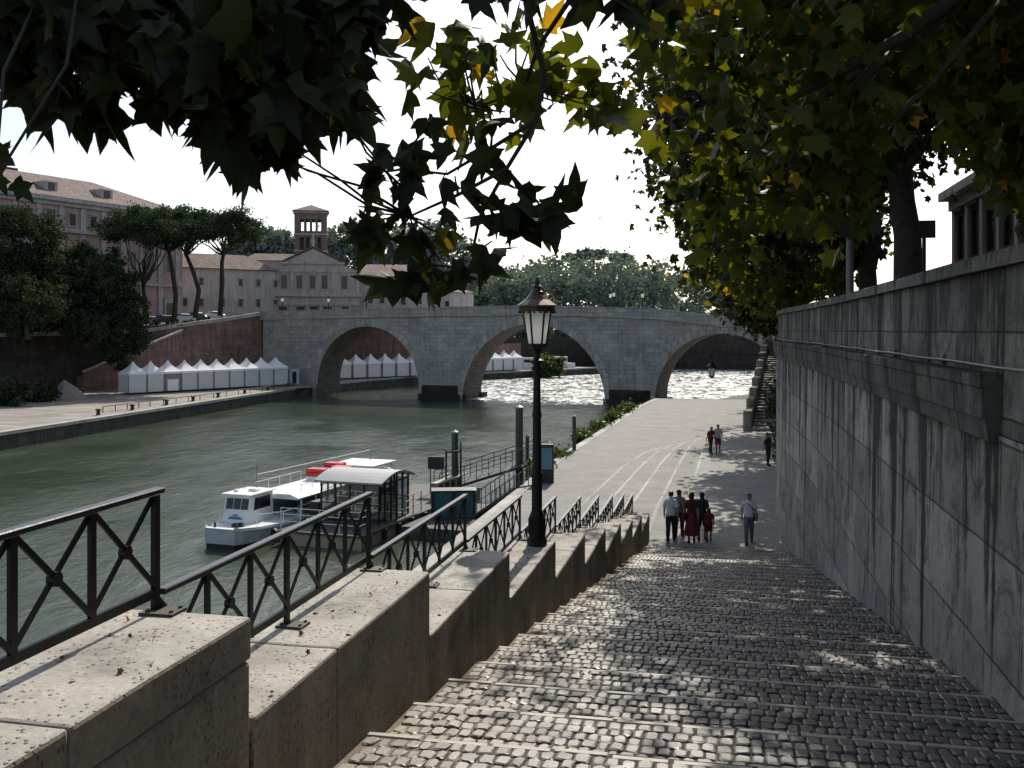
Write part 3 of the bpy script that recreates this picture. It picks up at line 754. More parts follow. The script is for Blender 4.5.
def bridge_lamp(x, y, k, lab):
    z = interp(x, TOP)-1.15; p = Vector(bp(x, y, z))
    t = thing('bridge_lamp', lab, 'street lamp', p, 0, 'lamps standing on the bridge')
    h = MB(); h.lathe(p, [(.2,0),(.2,.3),(.09,.5),(.07,2.6),(.11,2.65),(.06,2.8)], 8); h.build('pole', M['iron'], t)
    h = MB(); h.lathe(p+Vector((0,0,2.8)), [(.12,0),(.25,.5),(.1,.6)], 8); h.build('lantern', M['lampglass'], t)
    h = MB(); h.lathe(p+Vector((0,0,3.4)), [(.28,-.04),(.15,.2),(.03,.4)], 8); h.build('lantern_roof', M['iron'], t)
for x, y, lab in ((24.5,7.9,'leftmost of the four lamps above the right pier of the bridge'),(27.4,.5,'second from left of four lamps above the right pier of the bridge'),
                  (31.6,.5,'third from left of the four lamps above the right pier of the bridge'),(35.2,7.9,'rightmost of the four lamps above the right pier of the bridge'),
                  (-29.5,.5,'lamp on the bridge nearest to the pine trees'),(-25.5,7.9,'lamp on the bridge in front of the church portico'),(-18,7.9,'lamp on the bridge right of the church windows')):
    bridge_lamp(x, y, 1, lab)

# ================================================================ ISLAND
W0 = Vector((-41.1,165.2,0)); WD = Vector((-.65,-.76,0)); WN = Vector((-.76,.65,0))   # along the wall towards us; inland
def iw(L, d=0, z=0): return tuple(W0 + WD*L + WN*d + Vector((0,0,z)))
def street_z(L): return interp(L, [(-40,2.0),(0,2.1),(12,1.2),(20,.55),(45,.2),(120,.2)])
m = MB()
Ls = [-60,-20,0,6,12,20,30,45,70,120]
for a, b in zip(Ls, Ls[1:]):
    m.quad(iw(b,.4,street_z(b)), iw(a,.4,street_z(a)), iw(a,160,street_z(a)+1.2), iw(b,160,street_z(b)+1.2))
struct(m.build('island_street', M['asphalt']))
def itop(L): return interp(L, [(0,2.97),(6,2.1),(12,1.35),(19.6,.35),(26,-.05),(45,-.45),(120,-.6)])
iwt = thing('island_embankment', 'weathered red brick embankment wall behind the row of white tents', 'wall', iw(10,0,-9))
m = MB(); mt = MB(); m2 = MB()
Lw = [0,3,6,9,12,16,19.6,22.2]
for a, b in zip(Lw, Lw[1:]):
    m.quad(iw(a,0,-9.6), iw(a,1.0,itop(a)), iw(b,1.0,itop(b)), iw(b,0,-9.6)) if False else m.quad(iw(b,0,-9.6), iw(a,0,-9.6), iw(a,.5,itop(a)), iw(b,.5,itop(b)))
Lall = [0,3,6,9,12,16,19.6,22.2,26,30,35,40,45,52,60,75,120]
for a, b in zip(Lall, Lall[1:]):
    ta, tb = itop(a), itop(b)
    mt.add([iw(b,.3,tb-.55), iw(a,.3,ta-.55), iw(a,.3,ta+.02), iw(b,.3,tb+.02), iw(b,.95,tb-.55), iw(a,.95,ta-.55), iw(a,.95,ta+.02), iw(b,.95,tb+.02)], [(0,1,2,3),(3,2,6,7),(5,4,7,6)])
m.build('wall_face', M['brickwall'], iwt); mt.build('coping', M['bridge_ring'], iwt)
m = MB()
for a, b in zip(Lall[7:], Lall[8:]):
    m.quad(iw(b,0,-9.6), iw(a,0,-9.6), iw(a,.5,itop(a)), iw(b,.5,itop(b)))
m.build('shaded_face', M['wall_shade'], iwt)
# pilaster and stair ramp down to the quay
m = MB(); m.prism([iw(20.8,-.5,0)[:2], iw(20.8,.2,0)[:2], iw(22.4,.2,0)[:2], iw(22.4,-.5,0)[:2]], -9.6, .3); m.build('pilaster', M['brickwall'], iwt)
m = MB(); m.prism([iw(16.5,-2.4,0)[:2], iw(16.5,-.02,0)[:2], iw(31.5,-.02,0)[:2], iw(31.5,-2.4,0)[:2]], -9.6, [-.8,-.8,-6.6,-6.6]); m.build('ramp_stair', M['brickwall'], iwt)
m = MB(); m.prism([iw(16.4,-2.6,0)[:2], iw(16.4,-2.2,0)[:2], iw(31.6,-2.2,0)[:2], iw(31.6,-2.6,0)[:2]], -6.6, [-.1,-.1,-5.9,-5.9]); m.build('ramp_parapet', M['brickwall'], iwt); m = MB(); m.bar(iw(16.3,-2.4,.0), iw(31.7,-2.4,-5.8), .6, .22); m.build('ramp_coping', M['bridge_ring'], iwt)
# quay below
edge_pts = [(-56,20),(-44.8,87.5),(-38.2,128),(-33,160),(-26,180),(-14,205),(2,219),(20,240)]
m = MB()
quay = edge_pts + [(0,260),(-40,240),(-75,205)] + [iw(L,3)[:2] for L in (0,20,45,110)] + [(-170,20)]
m.prism(quay, -13, -8.95); struct(m.build('island_quay', [M['island_pave']]))
m = MB(); k2 = MB()
for (a, b) in zip(edge_pts, edge_pts[1:]):
    p, q = Vector((*a,-12.5)), Vector((*b,-12.5)); d = q-p; n = Vector((d.y,-d.x,0)).normalized()
    m.obox(p+n*.02, d, n*.3, (0,0,3.3)); k2.obox(p-n*.4+Vector((0,0,3.3)), d, n*.85, (0,0,.3))
sw = m.build('quay_side_wall', M['quay_side']); tag(sw, 'dark mossy side wall of the island quay at the waterline', 'wall')
k2.build('edge_coping', M['quay_edge'], sw)
m = MB(); m.prism([iw(L, d)[:2] for L, d in ((-1,-13),(-1,2),(46,2),(46,-11))], -9, [-8.95,-8.35,-8.35,-8.95]); struct(m.build('quay_slope', M['island_pave']))
# low barrier and bollards on the island quay
bar_ = thing('quay_barrier', 'low reddish brown barrier rail along the island quay in front of the tents', 'barrier', (-40,130,-8.9))
pts = []
for px, py in ((103,406.5),(150,401),(200,395),(250,388.5),(296,383)):
    Y = 8300/(py-330) ; Y = min(Y, 157); pts.append(Vector(((px-512)/1000*Y, Y, -8.3)))
h = MB(); h.tube(pts, .045, 6); h.build('rail', M['shutter'], bar_)
for a, b in zip(pts, pts[1:]):
    for k in (0,.25,.5,.75):
        p = a.lerp(b, k); h = MB(); h.box(p.x, p.y, -8.95, .08, .08, .66); h.build('post', M['shutter'], bar_)
bl = None
bd = ['nearest', 'second', 'third', 'fourth', 'fifth', 'sixth', 'seventh', 'farthest']
for i, Y in enumerate((105.2,111.8,119.3,125.9,132.8,141,149,157)):
    x = interp(Y, [(b, a) for a, b in edge_pts]) - 1.6
    lab = '%s dark bollard along the island quay edge%s' % (bd[i], '' if i not in (1,2,3,4,5,6) else ' counted towards the bridge')
    if bl is None:
        bl = thing('bollard', lab, 'bollard', (x, Y, -8.95), 0, 'dark bollards on the island quay')
        h = MB(); h.lathe((x,Y,-8.95), [(.3,0),(.22,.1),(.2,.45),(.34,.5),(.3,.62),(.1,.68)], 8); h.build('post', M['dark'], bl)
    else: dup(bl, (x, Y, -8.95), 0, lab)

# ---- pagoda tents
def tent(c, u, v, lab, grp, wallm=None, w=2.85, hw=2.7, first=None):
    if first is not None: return dup(first, c, math.atan2(u.y, u.x), lab)
    t = thing('pagoda_tent', lab, 'tent', (0,0,0), 0, grp)
    h = MB(); a = w/2-.02; hh = hw
    h.box(0,0,0,w-.08,w-.08,hh,0); h.build('wall_sheet', wallm or M['tent_wall'], t)
    if wallm: h = MB(); h.box(0,-w/2+.02,.02,w*.6,.04,1.6); h.build('door_flap', M['tent'], t)
    h = MB(); n = 8; prof = [(1.03,hh-.28),(1.03,hh),(.72,hh+.34),(.42,hh+.72),(.2,hh+1.1),(.06,hh+1.5),(.0,hh+1.62)]
    vs = []; fs = []
    for r, z in prof:
        for sx, sy in ((-1,-1),(1,-1),(1,1),(-1,1)): vs.append((sx*r*a, sy*r*a, z))
    for i in range(len(prof)-1):
        for k in range(4): fs.append((i*4+k, i*4+(k+1)%4, i*4+4+(k+1)%4, i*4+4+k))
    h.add(vs, fs); h.build('roof_canopy', M['tent'], t)
    for sx, sy in ((-1,-1),(1,-1),(1,1),(-1,1)): h = MB(); h.box(sx*(a+.005), sy*(a+.005), 0, .07, .07, hh); h.build('corner_post', M['steel'], t)
    t.location = c; t.rotation_euler = (0,0,math.atan2(u.y, u.x)); return t
TA, TB = Vector((-52.5,138.5,-8.62)), Vector((-36.6,157.4,-8.5))
u = (TB-TA); u.z = 0; u.normalize()
wds = ['leftmost', 'second', 'third', 'fourth', 'fifth', 'sixth', 'seventh', 'eighth', 'ninth', 'rightmost']
t0 = None; VAR = {2: 'tarp'}
for i in range(10):
    c = TA.lerp(TB, (i+.0)/9.3)
    lab = '%s white pagoda tent in the long row before the brick embankment' % (wds[i] if i in (0, 9) else wds[i]+' from left')
    t = tent(c, u, None, lab, 'white pagoda tents in a row on the island quay', first=None if i in VAR else t0, wallm=M[VAR[i]] if i in VAR else None); t0 = t0 or t
h = thing('portable_cabin', 'small pale blue grey cabin at the right end of the tent row', 'cabin', (-34.9,159.0,-8.5))
mb = MB(); mb.box(-34.9,159.0,-8.6,1.6,1.6,2.5,.6); mb.build('body', M['hull'], h); mb = MB(); mb.box(-34.9,159.0,-6.099,1.8,1.8,.12,.6); mb.build('roof', M['roof_grey'], h)
mb = MB(); mb.box(-34.45,158.33,-8.5,.7,.05,1.9,.6); mb.build('door', M['glass'], h)
TC, TD = Vector((-31.2,182,-8.7)), Vector((-19.2,193,-8.7)); u = (TD-TC); u.z = 0; u.normalize()
for i in range(6):
    lab = '%s white pagoda tent seen through the left arch of the bridge' % (['leftmost','second','third','fourth','fifth','rightmost'][i])
    tent(TC.lerp(TD, i/5), u, None, lab, 'white pagoda tents beyond the left bridge arch', first=t0)
for o in [o for o in COL.objects if o.name.startswith('pagoda_tent') and 'left arch' in o['label']]: o['group'] = 'white pagoda tents beyond the left bridge arch'
TC, TD = Vector((-8.4,212,-8.7)), Vector((.4,221,-8.7)); u = (TD-TC); u.z = 0; u.normalize()
for i in range(5):
    lab = '%s far white pagoda tent seen through the middle arch of the bridge' % (['leftmost','second','third','fourth','rightmost'][i])
    o = tent(TC.lerp(TD, i/4), u, None, lab, '', first=t0); o['group'] = 'far white tents beyond the middle bridge arch'
# tarp heap on the left quay
h = MB(); c = Vector((-58.5,131,-8.95)); n = 9; vs = [c+Vector((0,0,2.6)), c+Vector((.9,.3,1.5))]
ring = [c+Vector(((2.7+.5*math.sin(i*2.3))*math.cos(2*PI*i/n), (2.2+.4*math.sin(i*3.1))*math.sin(2*PI*i/n), 0)) for i in range(n)]
mid = [c+Vector(((1.3+.3*math.sin(i*1.7))*math.cos(2*PI*i/n), (1.1)*math.sin(2*PI*i/n), 1.15+.25*math.sin(i*2.1))) for i in range(n)]
vs = ring+mid+[c+Vector((-.2,0,2.5))]
h.add(vs, [(i,(i+1)%n,n+(i+1)%n,n+i) for i in range(n)] + [(n+i,n+(i+1)%n,2*n) for i in range(n)])
tag(h.build('tarp_heap', M['tarp']), 'pale pointed heap under a brown tarp on the left quay', 'heap')

# ================================================================ BUILDINGS OF THE ISLAND
def facade_windows(parent, P, w, h, pts, depth=.12, frame=M['hosp_trim'], pane=M['glass'], arch=False, fr=.16, name='window'):
    """P(a, out, z): point on the facade; pts: (a, z) sill centres"""
    for a, z in pts:
        f = MB()
        for (x0, x1, z0, z1) in ((-w/2-fr,-w/2,-fr,h+fr),(w/2,w/2+fr,-fr,h+fr),(-w/2,w/2,-fr,0),(-w/2,w/2,h,h+fr)):
            o = Vector(P(a+x0, -.02, z+z0)); f.obox(o, Vector(P(a+x1,-.02,z+z0))-o, Vector(P(a+x0,.14,z+z0))-o, (0,0,z1-z0))
        o = Vector(P(a-w/2-fr-.1,-.02,z+h+fr)); f.obox(o, Vector(P(a+w/2+fr+.1,-.02,z+h+fr))-o, Vector(P(a-w/2-fr-.1,.3,z+h+fr))-o, (0,0,.14))
        fo = f.build(name, frame, parent)
        g = MB(); o = Vector(P(a-w/2, -.02, z)); g.obox(o, Vector(P(a+w/2,-.02,z))-o, Vector(P(a-w/2,.04,z))-o, (0,0,h)); g.build('pane', pane, fo)
# hospital
HA = Vector((-56,170,0)); HD = Vector((-.47,-.8827,0)); HN = Vector((.8827,-.47,0))
def hp(a, out, z): return tuple(HA + HD*a + HN*out + Vector((0,0,z)))
hos = thing('hospital_building', 'large pink palazzo with grey pilasters and tiled roof behind the trees at left', 'building', hp(20,0,0))
m = MB(); m.prism([hp(0,0,0)[:2], hp(70,0,0)[:2], hp(70,-26,0)[:2], hp(0,-26,0)[:2]], -1, 19.3); m.build('wall', M['hosp'], hos)
m = MB()
E = [hp(-.8,.8,19.72), hp(70.8,.8,19.72), hp(70.8,-26.8,19.72), hp(-.8,-26.8,19.72), hp(11,-9,24.3), hp(60,-9,24.3), hp(60,-17,24.3), hp(11,-17,24.3)]
m.add(E, [(1,0,4,5),(2,1,5,6),(3,2,6,7),(0,3,7,4),(4,7,6,5)]); rf = m.build('roof', M['tile'], hos)
m = MB()
for (a, d, w, z, hh) in ((32.5,-9,2.6,23.6,2.1),(29.5,-11,2.2,23.8,2.0),(25,-12,5.5,23.8,1.4),(37,-10,2,23.4,2.4)):
    m.prism([hp(a-w/2,d,0)[:2], hp(a+w/2,d,0)[:2], hp(a+w/2,d-2,0)[:2], hp(a-w/2,d-2,0)[:2]], z-1, z+hh)
m.build('chimney', M['palazzo'], rf)
for a in (24.2, 14.2, 36):
    m = MB(); m.prism([hp(a-1.1,-1.6,0)[:2], hp(a+1.1,-1.6,0)[:2], hp(a+1.1,-5,0)[:2], hp(a-1.1,-5,0)[:2]], 20, [22.2,22.2,22.2,22.2]); d_ = m.build('dormer', M['hosp_trim'], rf)
    m = MB(); o = Vector(hp(a-.55,-1.55,20.9)); m.obox(o, Vector(hp(a+.55,-1.55,20.9))-o, Vector(hp(a-.55,-1.65,20.9))-o, (0,0,1.1)); m.build('pane', M['glass'], d_)
m = MB()
def band(m, P, a0, a1, z0, z1, out):
    o = Vector(P(a0,-.05,z0)); m.obox(o, Vector(P(a1,-.05,z0))-o, Vector(P(a0,out,z0))-o, (0,0,z1-z0))
band(m, hp, -.6, 70.6, 19.1, 19.7, .75); band(m, hp, -.3, 70.3, 18.5, 19.09, .35); band(m, hp, -.3, 70.3, 14.6, 15.2, .45); band(m, hp, -.2, 70.2, 7.2, 7.7, .35)
m.build('cornice', M['hosp_trim'], hos)
bays = [1.2+3.76*i for i in range(19)]
for a in bays:
    m = MB(); band(m, hp, a-.45, a+.45, 15.21, 18.49, .16); band(m, hp, a-.45, a+.45, 7.71, 14.59, .16); band(m, hp, a-.45, a+.45, -.9, 7.19, .22); m.build('pilaster', M['hosp_trim'], hos)
cen = [a+1.88 for a in bays[:-1]]
facade_windows(hos, hp, 1.15, 1.75, [(a,15.7) for i, a in enumerate(cen) if i % 2 == 0 and abs(a-24.2) > 2], pane=M['glass'])
facade_windows(hos, hp, 1.15, 1.75, [(a,15.7) for i, a in enumerate(cen) if i % 2 == 1 and abs(a-24.2) > 2], pane=M['shutter'])
facade_windows(hos, hp, 1.6, 2.4, [(a,15.3) for a in cen if abs(a-24.2) <= 2])
facade_windows(hos, hp, 1.2, 2.8, [(a,9.6) for a in cen], pane=M['glass'])
facade_windows(hos, hp, 1.3, 2.4, [(a,3.2) for a in cen[2:]], pane=M['shutter'])
m = MB(); band(m, hp, cen[0]-1.1, cen[0]+1.1, 0, 5.2, .3); dr = m.build('door', M['hosp_trim'], hos)
m = MB(); band(m, hp, cen[0]-.7, cen[0]+.7, 0, 4.5, .34); m.build('opening', M['glass'], dr)
# convent
CA_ = Vector((-60.2,182.5,0)); CB_ = Vector((-46.6,192.5,0)); CD = (CB_-CA_).normalized(); CNn = Vector((CD.y,-CD.x,0)); CL = (CB_-CA_).length
def cp(a, out, z): return tuple(CA_ + CD*a + CNn*out + Vector((0,0,z)))
con = thing('convent_building', 'long low cream building with tiled roof between the pink palazzo and the church', 'building', cp(10,0,0))
m = MB(); m.prism([cp(-6,0,0)[:2], cp(CL+1,0,0)[:2], cp(CL+1,-10,0)[:2], cp(-6,-10,0)[:2]], -1, 11.4); m.build('wall', M['cream'], con)
m = MB(); m.add([cp(-7,.7,11.45), cp(CL+1.6,.7,11.45), cp(CL+1.6,-10.7,11.45), cp(-7,-10.7,11.45), cp(-4,-5,14.5), cp(CL-3,-5,14.5)], [(0,1,5,4),(1,2,5),(2,3,4,5),(3,0,4),(3,2,1,0)]); m.build('roof', M['tile'], con)
facade_windows(con, cp, .8, 1.3, [(a,8.3) for a in (3.5,7.5,11,14.5,18)], frame=M['cream'], fr=.1)
facade_windows(con, cp, .8, 1.4, [(a,4.4) for a in (.5,3.5,7.5,11,14.5,18)], frame=M['cream'], fr=.1)
facade_windows(con, cp, .9, 1.3, [(a,1.6) for a in (-2.5,3.5,7.5,11)], frame=M['cream'], fr=.1)
# block between convent and church with an orange roof
m = MB(); t = thing('convent_wing', 'higher back wing with orange tiled roof beside the church tower', 'building', (-47,206,0))
m.prism([(-55,206),(-40,210),(-42,218),(-57,214)], -1, 14.4); m.build('wall', M['cream'], t)
m = MB(); m.add([(-55.6,205.4,14.42),(-39.6,209.6,14.42),(-41.6,218.4,14.42),(-57.6,214.4,14.42),(-54,210,16.1),(-42,213.5,16.1)], [(0,1,5,4),(1,2,5),(2,3,4,5),(3,0,4),(3,2,1,0)]); m.build('roof', M['tile'], t)
# church
KO = Vector((-39.0,195,0)); KD = Vector((.985,.17,0)).normalized(); KN = Vector((KD.y,-KD.x,0))
def kp(a, out, z): return tuple(KO + KD*a + KN*out + Vector((0,0,z)))
chu = thing('church', 'pale church facade with triangular pediment and five tall windows behind the bridge', 'church', kp(0,0,2))
kq = lambda a, o, z: kp(a, o+.24, z)
m = MB(); m.prism([kp(-7.6,.24,0)[:2], kp(9.2,.24,0)[:2], kp(9.2,-26,0)[:2], kp(-7.6,-26,0)[:2]], 0, 11.6)
m.prism([kp(-5.2,.25,0)[:2], kp(5.6,.25,0)[:2], kp(5.6,-.5,0)[:2], kp(-5.2,-.5,0)[:2]], 11.601, 13.2)
m.add([kp(-5.4,.25,13.2), kp(5.8,.25,13.2), kp(.2,.25,15.9), kp(-5.4,-25,13.2), kp(5.8,-25,13.2), kp(.2,-25,15.9)], [(0,1,2),(5,4,3),(0,3,4,1)])
# swept shoulders
for sg, a0, a1 in ((-1,-5.2,-7.6),(1,5.6,9.2)):
    q = [kp(a0,.1,11.6), kp(a1,.1,11.6), kp(a0+(a1-a0)*.35,.1,12.2), kp(a0,.1,13.1)]
    r_ = [kp(a0,-.5,11.6), kp(a1,-.5,11.6), kp(a0+(a1-a0)*.35,-.5,12.2), kp(a0,-.5,13.1)]
    m.add(q+r_, [(0,1,2,3),(7,6,5,4),(3,2,6,7),(2,1,5,6)])
m.build('wall', M['church'], chu)
m = MB()
m.add([kp(-5.9,.6,13.1), kp(.2,.6,16.1), kp(6.3,.6,13.1), kp(-5.9,-26,13.1), kp(.2,-26,16.1), kp(6.3,-26,13.1), kp(-5.9,.6,13.35), kp(.2,.6,16.4), kp(6.3,.6,13.35), kp(-5.9,-26,13.35), kp(.2,-26,16.4), kp(6.3,-26,13.35)],
      [(6,7,10,9),(7,8,11,10),(0,1,7,6),(1,2,8,7),(1,0,3,4),(2,1,4,5)]); m.build('roof', M['tile'], chu)
m = MB(); band(m, kp, -5.9, 6.3, 12.85, 13.15, .7); band(m, kp, -7.9, 9.5, 11.3, 11.6, .5); band(m, kp, -8, 9.6, 6.5, 7.1, .8); band(m, kp, -8, 9.6, 4.9, 5.1, .4)
o1 = kp(-5.6,.3,13.3); 
m.build('cornice', M['hosp_trim'], chu)
for a in (-7.2,-3.8,4.1,8.8):
    m = MB(); band(m, kp, a-.3, a+.3, 7.11, 11.29, .42); m.build('pilaster', M['hosp_trim'], chu)
facade_windows(chu, kq, 1.15, 2.6, [(-5.3,8.0),(-2.4,8.0),(.1,8.0),(2.4,8.0),(6.2,8.0)], frame=M['church'], fr=.2)
P2 = lambda a, out, z: kp(a, out+.3, z)
for a in (-5.5,-2.2,.4,3.0,6.4):
    m = MB(); band(m, kq, a-.75, a+.75, 1.5, 4.6, .03); m.build('portico_opening', M['shutter'], chu)
for a in (-7,-3.9,-.9,1.7,4.7,8.4):
    m = MB(); m.lathe(kp(a,.7,1.5), [(.35,0),(.3,.2),(.28,3.0),(.4,3.2),(.4,3.39)], 10); m.build('column', M['hosp_trim'], chu)
m = MB(); m.lathe(kp(.2,.4,16.3), [(.35,0),(.25,.3),(.4,.8),(.3,1.5),(.15,1.7),(.2,2.0),(.05,2.3)], 8); m.build('statue', M['hosp_trim'], chu)
# bell tower
TO = Vector((-41.6,207,0)); TW = 6.5
bt = thing('bell_tower', 'square brown brick bell tower rising behind the church pediment', 'tower', (TO.x,TO.y,0))
yaw = .17
def tp(x, y, z):
    c, s = math.cos(yaw), math.sin(yaw); return (TO.x+c*x-s*y, TO.y+s*x+c*y, z)
m = MB(); h2_ = TW/2
def tbox(m, x0, x1, y0, y1, z0, z1): m.prism([tp(x0,y0,0)[:2], tp(x1,y0,0)[:2], tp(x1,y1,0)[:2], tp(x0,y1,0)[:2]], z0, z1)
tbox(m, -h2_, h2_, -h2_, h2_, 0, 16.3)
for z0, z1 in ((16.3,18.9),(20.2,22.6)):
    k = .62
    for s1, s2 in ((-1,-1),(1,-1),(1,1),(-1,1)):
        x0, x1 = sorted((s1*h2_, s1*(h2_-1.15))); y0, y1 = sorted((s2*h2_, s2*(h2_-1.15))); tbox(m, x0, x1, y0, y1, z0, z1)
    for a in (-1.15,0,1.15):
        for sg in (-1, 1):
            y0, y1 = sorted((sg*(h2_-.05), sg*(h2_-.55))); tbox(m, a-.18, a+.18, y0, y1, z0, z1); tbox(m, y0, y1, a-.18, a+.18, z0, z1)
tbox(m, -h2_, h2_, -h2_, h2_, 18.9, 20.2); tbox(m, -h2_, h2_, -h2_, h2_, 22.6, 24.3)
tbox(m, -h2_+1.2, h2_-1.2, -h2_+1.2, h2_-1.2, 16.3, 18.9)
m.build('shaft', M['towerbrick'], bt)
m = MB()
for z in (16.0,19.4,23.9): 
    tbox(m, -h2_-.15, h2_+.15, -h2_-.15, h2_+.15, z, z+.25)
m.build('string_course', M['hosp_trim'], bt)
m = MB(); r_ = h2_+.45; m.add([tp(-r_,-r_,24.32), tp(r_,-r_,24.32), tp(r_,r_,24.32), tp(-r_,r_,24.32), tp(0,0,25.9)], [(0,1,4),(1,2,4),(2,3,4),(3,0,4),(3,2,1,0)]); m.build('roof', M['tile'], bt)
# wing right of the church
wg = thing('church_wing', 'pale wing with tiled roofs and small windows right of the church', 'building', kp(16,0,2))
m = MB(); m.prism([kp(9.25,-1,0)[:2], kp(23,-1,0)[:2], kp(23,-14,0)[:2], kp(9.25,-14,0)[:2]], 0, 10.6); m.build('wall', M['church'], wg)
m = MB(); m.add([kp(9.3,-.3,10.65), kp(23.7,-.3,10.65), kp(23.7,-14.7,10.65), kp(9.3,-14.7,10.65), kp(9.3,-7.5,13.4), kp(20,-7.5,13.4)], [(0,1,5,4),(1,2,5),(2,3,4,5),(3,0,4),(3,2,1,0)]); m.build('roof', M['tile'], wg)
wp = lambda a, out, z: kp(a, out-1, z)
facade_windows(wg, wp, .9, 1.9, [(11.3,5.3),(13.6,5.3),(17.8,5.0),(21,5.2)], frame=M['church'], fr=.12)
lw = thing('garden_house', 'low rounded pale building at the right end of the church wing', 'building', kp(27,-2,2))
m = MB(); m.lathe(kp(27,-6,0), [(5.5,0),(5.5,7.6)], 20); m.build('wall', M['cream'], lw)
m = MB(); m.lathe(kp(27,-6,7.62), [(5.9,0),(.5,1.5)], 20); m.build('roof', M['tile'], lw)
facade_windows(lw, lambda a, o, z: kp(a, o-.55, z), .8, 1.6, [(26.5,4.2)], frame=M['cream'], fr=.1)

# ---- parked cars on the island street
def car_mesh(nm, paint, label, loc, rz):
    t = thing('parked_car', label, 'car', (0,0,0), 0, 'cars parked along the island street')
    prof = [(-2.0,.35),(-2.02,.75),(-1.9,.92),(-1.55,.97),(-1.05,1.42),(.45,1.45),(1.05,.98),(1.8,.86),(2.0,.65),(2.0,.35)]
    h = MB(); n = len(prof); vs = []
    for y, sx in ((-.82,1),(.82,1)):
        for x, z in prof: vs.append((x, y*(.86 if z > 1.1 else 1), z))
    h.add(vs, [tuple(range(n)), tuple(reversed(range(n, 2*n)))] + [(i, n+i, n+(i+1)%n, (i+1)%n) for i in range(n)]); h.build('body', paint, t, bevel=.06)
    h = MB()
    for y in (-.79,.79): h.obox((-1.3,y-.01*math.copysign(1,y),1.0), (1.95,0,0), (0,.03*math.copysign(1,y),0), (0,-.05*math.copysign(1,y),.34))
    h.obox((.5,-.66,1.38),(.5,0,-.36),(0,1.32,0),(.04,0,.02)); h.obox((-1.1,-.66,1.36),(-.42,0,-.36),(0,1.32,0),(-.04,0,.03)); h.build('window', M['glass'], t)
    for x in (-1.25,1.25):
        for y in (-.78,.78):
            h = MB(); h.tube([(x,y-.1,.31),(x,y+.1,.31)], .31, 10); h.build('wheel', M['dark'], t)
    t.location = loc; t.rotation_euler = (0,0,rz); return t
pc = {k: plain('car paint '+k, c, .3, 0, .05) for k, c in dict(white=(.6,.6,.6), silver=(.3,.31,.32), dark=(.03,.035,.04), red=(.35,.03,.03), green=(.03,.07,.05)).items()}
ang = math.atan2(WD.y, WD.x)
for L, d, k, lab in ((13.4,2.6,'white','white car parked between the pine trunks nearest the bridge'),(16.6,2.6,'dark','dark car parked behind the middle pine trunk'),(19.2,2.9,'silver','silver car parked right of the second pine trunk'),
                     (21.8,2.9,'red','red car parked between the first two pine trunks'),(24.3,3.1,'white','white car parked behind the leftmost pine trunk'),(10.6,3.6,'green','dark green car parked behind the rightmost pine trunk'),
                     (6.8,4.2,'white','white car parked on the slope just left of the bridge end'),(9.0,6.0,'red','red car parked further back near the bridge end'),(35.2,5,'silver','silver grey car half hidden under the dark trees at left'),(33.2,5.6,'dark','dark car half hidden under the dark trees at left')):
    p = iw(L, d, street_z(L)+.02); car_mesh(k, pc[k], lab, p, ang if L < 30 else ang+.8)

# ---- far bank through the arches
m = MB(); m.prism([(-40,236),(0,256),(30,272),(120,250),(260,230),(400,700),(-400,700),(-260,240)], -13, -2.2); struct(m.build('far_bank', M['soil']))
h = thing('far_embankment', 'dark far embankment wall under the right arches of the bridge', 'wall', (30,270,-8))
mb = MB()
fp = [(20,240),(30,271.5),(120,249.5),(260,229)]
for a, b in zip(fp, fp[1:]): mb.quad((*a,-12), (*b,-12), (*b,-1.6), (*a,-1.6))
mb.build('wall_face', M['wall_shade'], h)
h = MB(); h.quad((-60,176,-9), (-12,206,-9), (-12,206,2), (-60,176,2)); h.quad((-12,206.3,-9),(2,228,-9),(2,228,-3),(-12,206.3,-3)); tag(h.build('quay_back_wall', M['brickwall']), 'red brick wall behind the tents under the left arch', 'wall')
for i, (x, y, lab, mt, w) in enumerate(((5.0,228,'far white boat moored under the middle arch','white',7),(12.0,238,'second far white boat under the middle arch, right of the first','white',6),(1.5,233,'far boat with red awning under the middle arch','red',6))):
    t = thing('moored_boat', lab, 'boat', (x,y,-8.9))
    mb = MB(); mb.prism([(x-w/2,y-1),(x+w/2-1.5,y-1.2),(x+w/2,y),(x+w/2-1.5,y+1.2),(x-w/2,y+1)], -9.0, -7.8); mb.build('hull', M['white'], t)
    mb = MB(); mb.box(x-.5,y,-7.799,w*.55,1.6,1.5); mb.build('cabin', M[mt], t)
    mb = MB(); mb.box(x-.5,y-.82,-7.4,w*.5,.04,.7); mb.build('window', M['glass'], t)
# ================================================================ TOUR BOAT (x right, y towards the bow, local)
BB = Vector((-14.0,47.9,WATER_Z)); bdir = Vector((-.335,-.942,0))
boat = thing('tour_boat', 'white river tour boat with pale blue bow moored beside the pontoon', 'boat', (0,0,0))
sec = [(-16,1.5,1.0),(-12,1.75,.95),(-6,1.8,.95),(-3,1.78,1.0),(-1.3,1.55,1.1),(-.3,1.2,1.2),(0,.95,1.25)]
def loft(mb, sec, f, mi=0):
    vs = []; k = None
    for s in sec:
        r = f(*s); k = len(r); vs += r
    n = len(sec); fs = []
    for i in range(n-1):
        for j in range(k-1): fs.append((i*k+j, (i+1)*k+j, (i+1)*k+j+1, i*k+j+1))
    fs.append(tuple(range(k))); fs.append(tuple(reversed(range((n-1)*k, n*k))))
    mb.add(vs, fs, mi)
mb = MB(); loft(mb, sec, lambda y, w, d: [(-w*.97,y,.28),(-w,y,d*.75),(-w,y,d),(-w+.06,y,d),(-w+.06,y,d-.12),(w-.06,y,d-.12),(w-.06,y,d),(w,y,d),(w,y,d*.75),(w*.97,y,.28)]); mb.build('hull', M['hull'], boat)
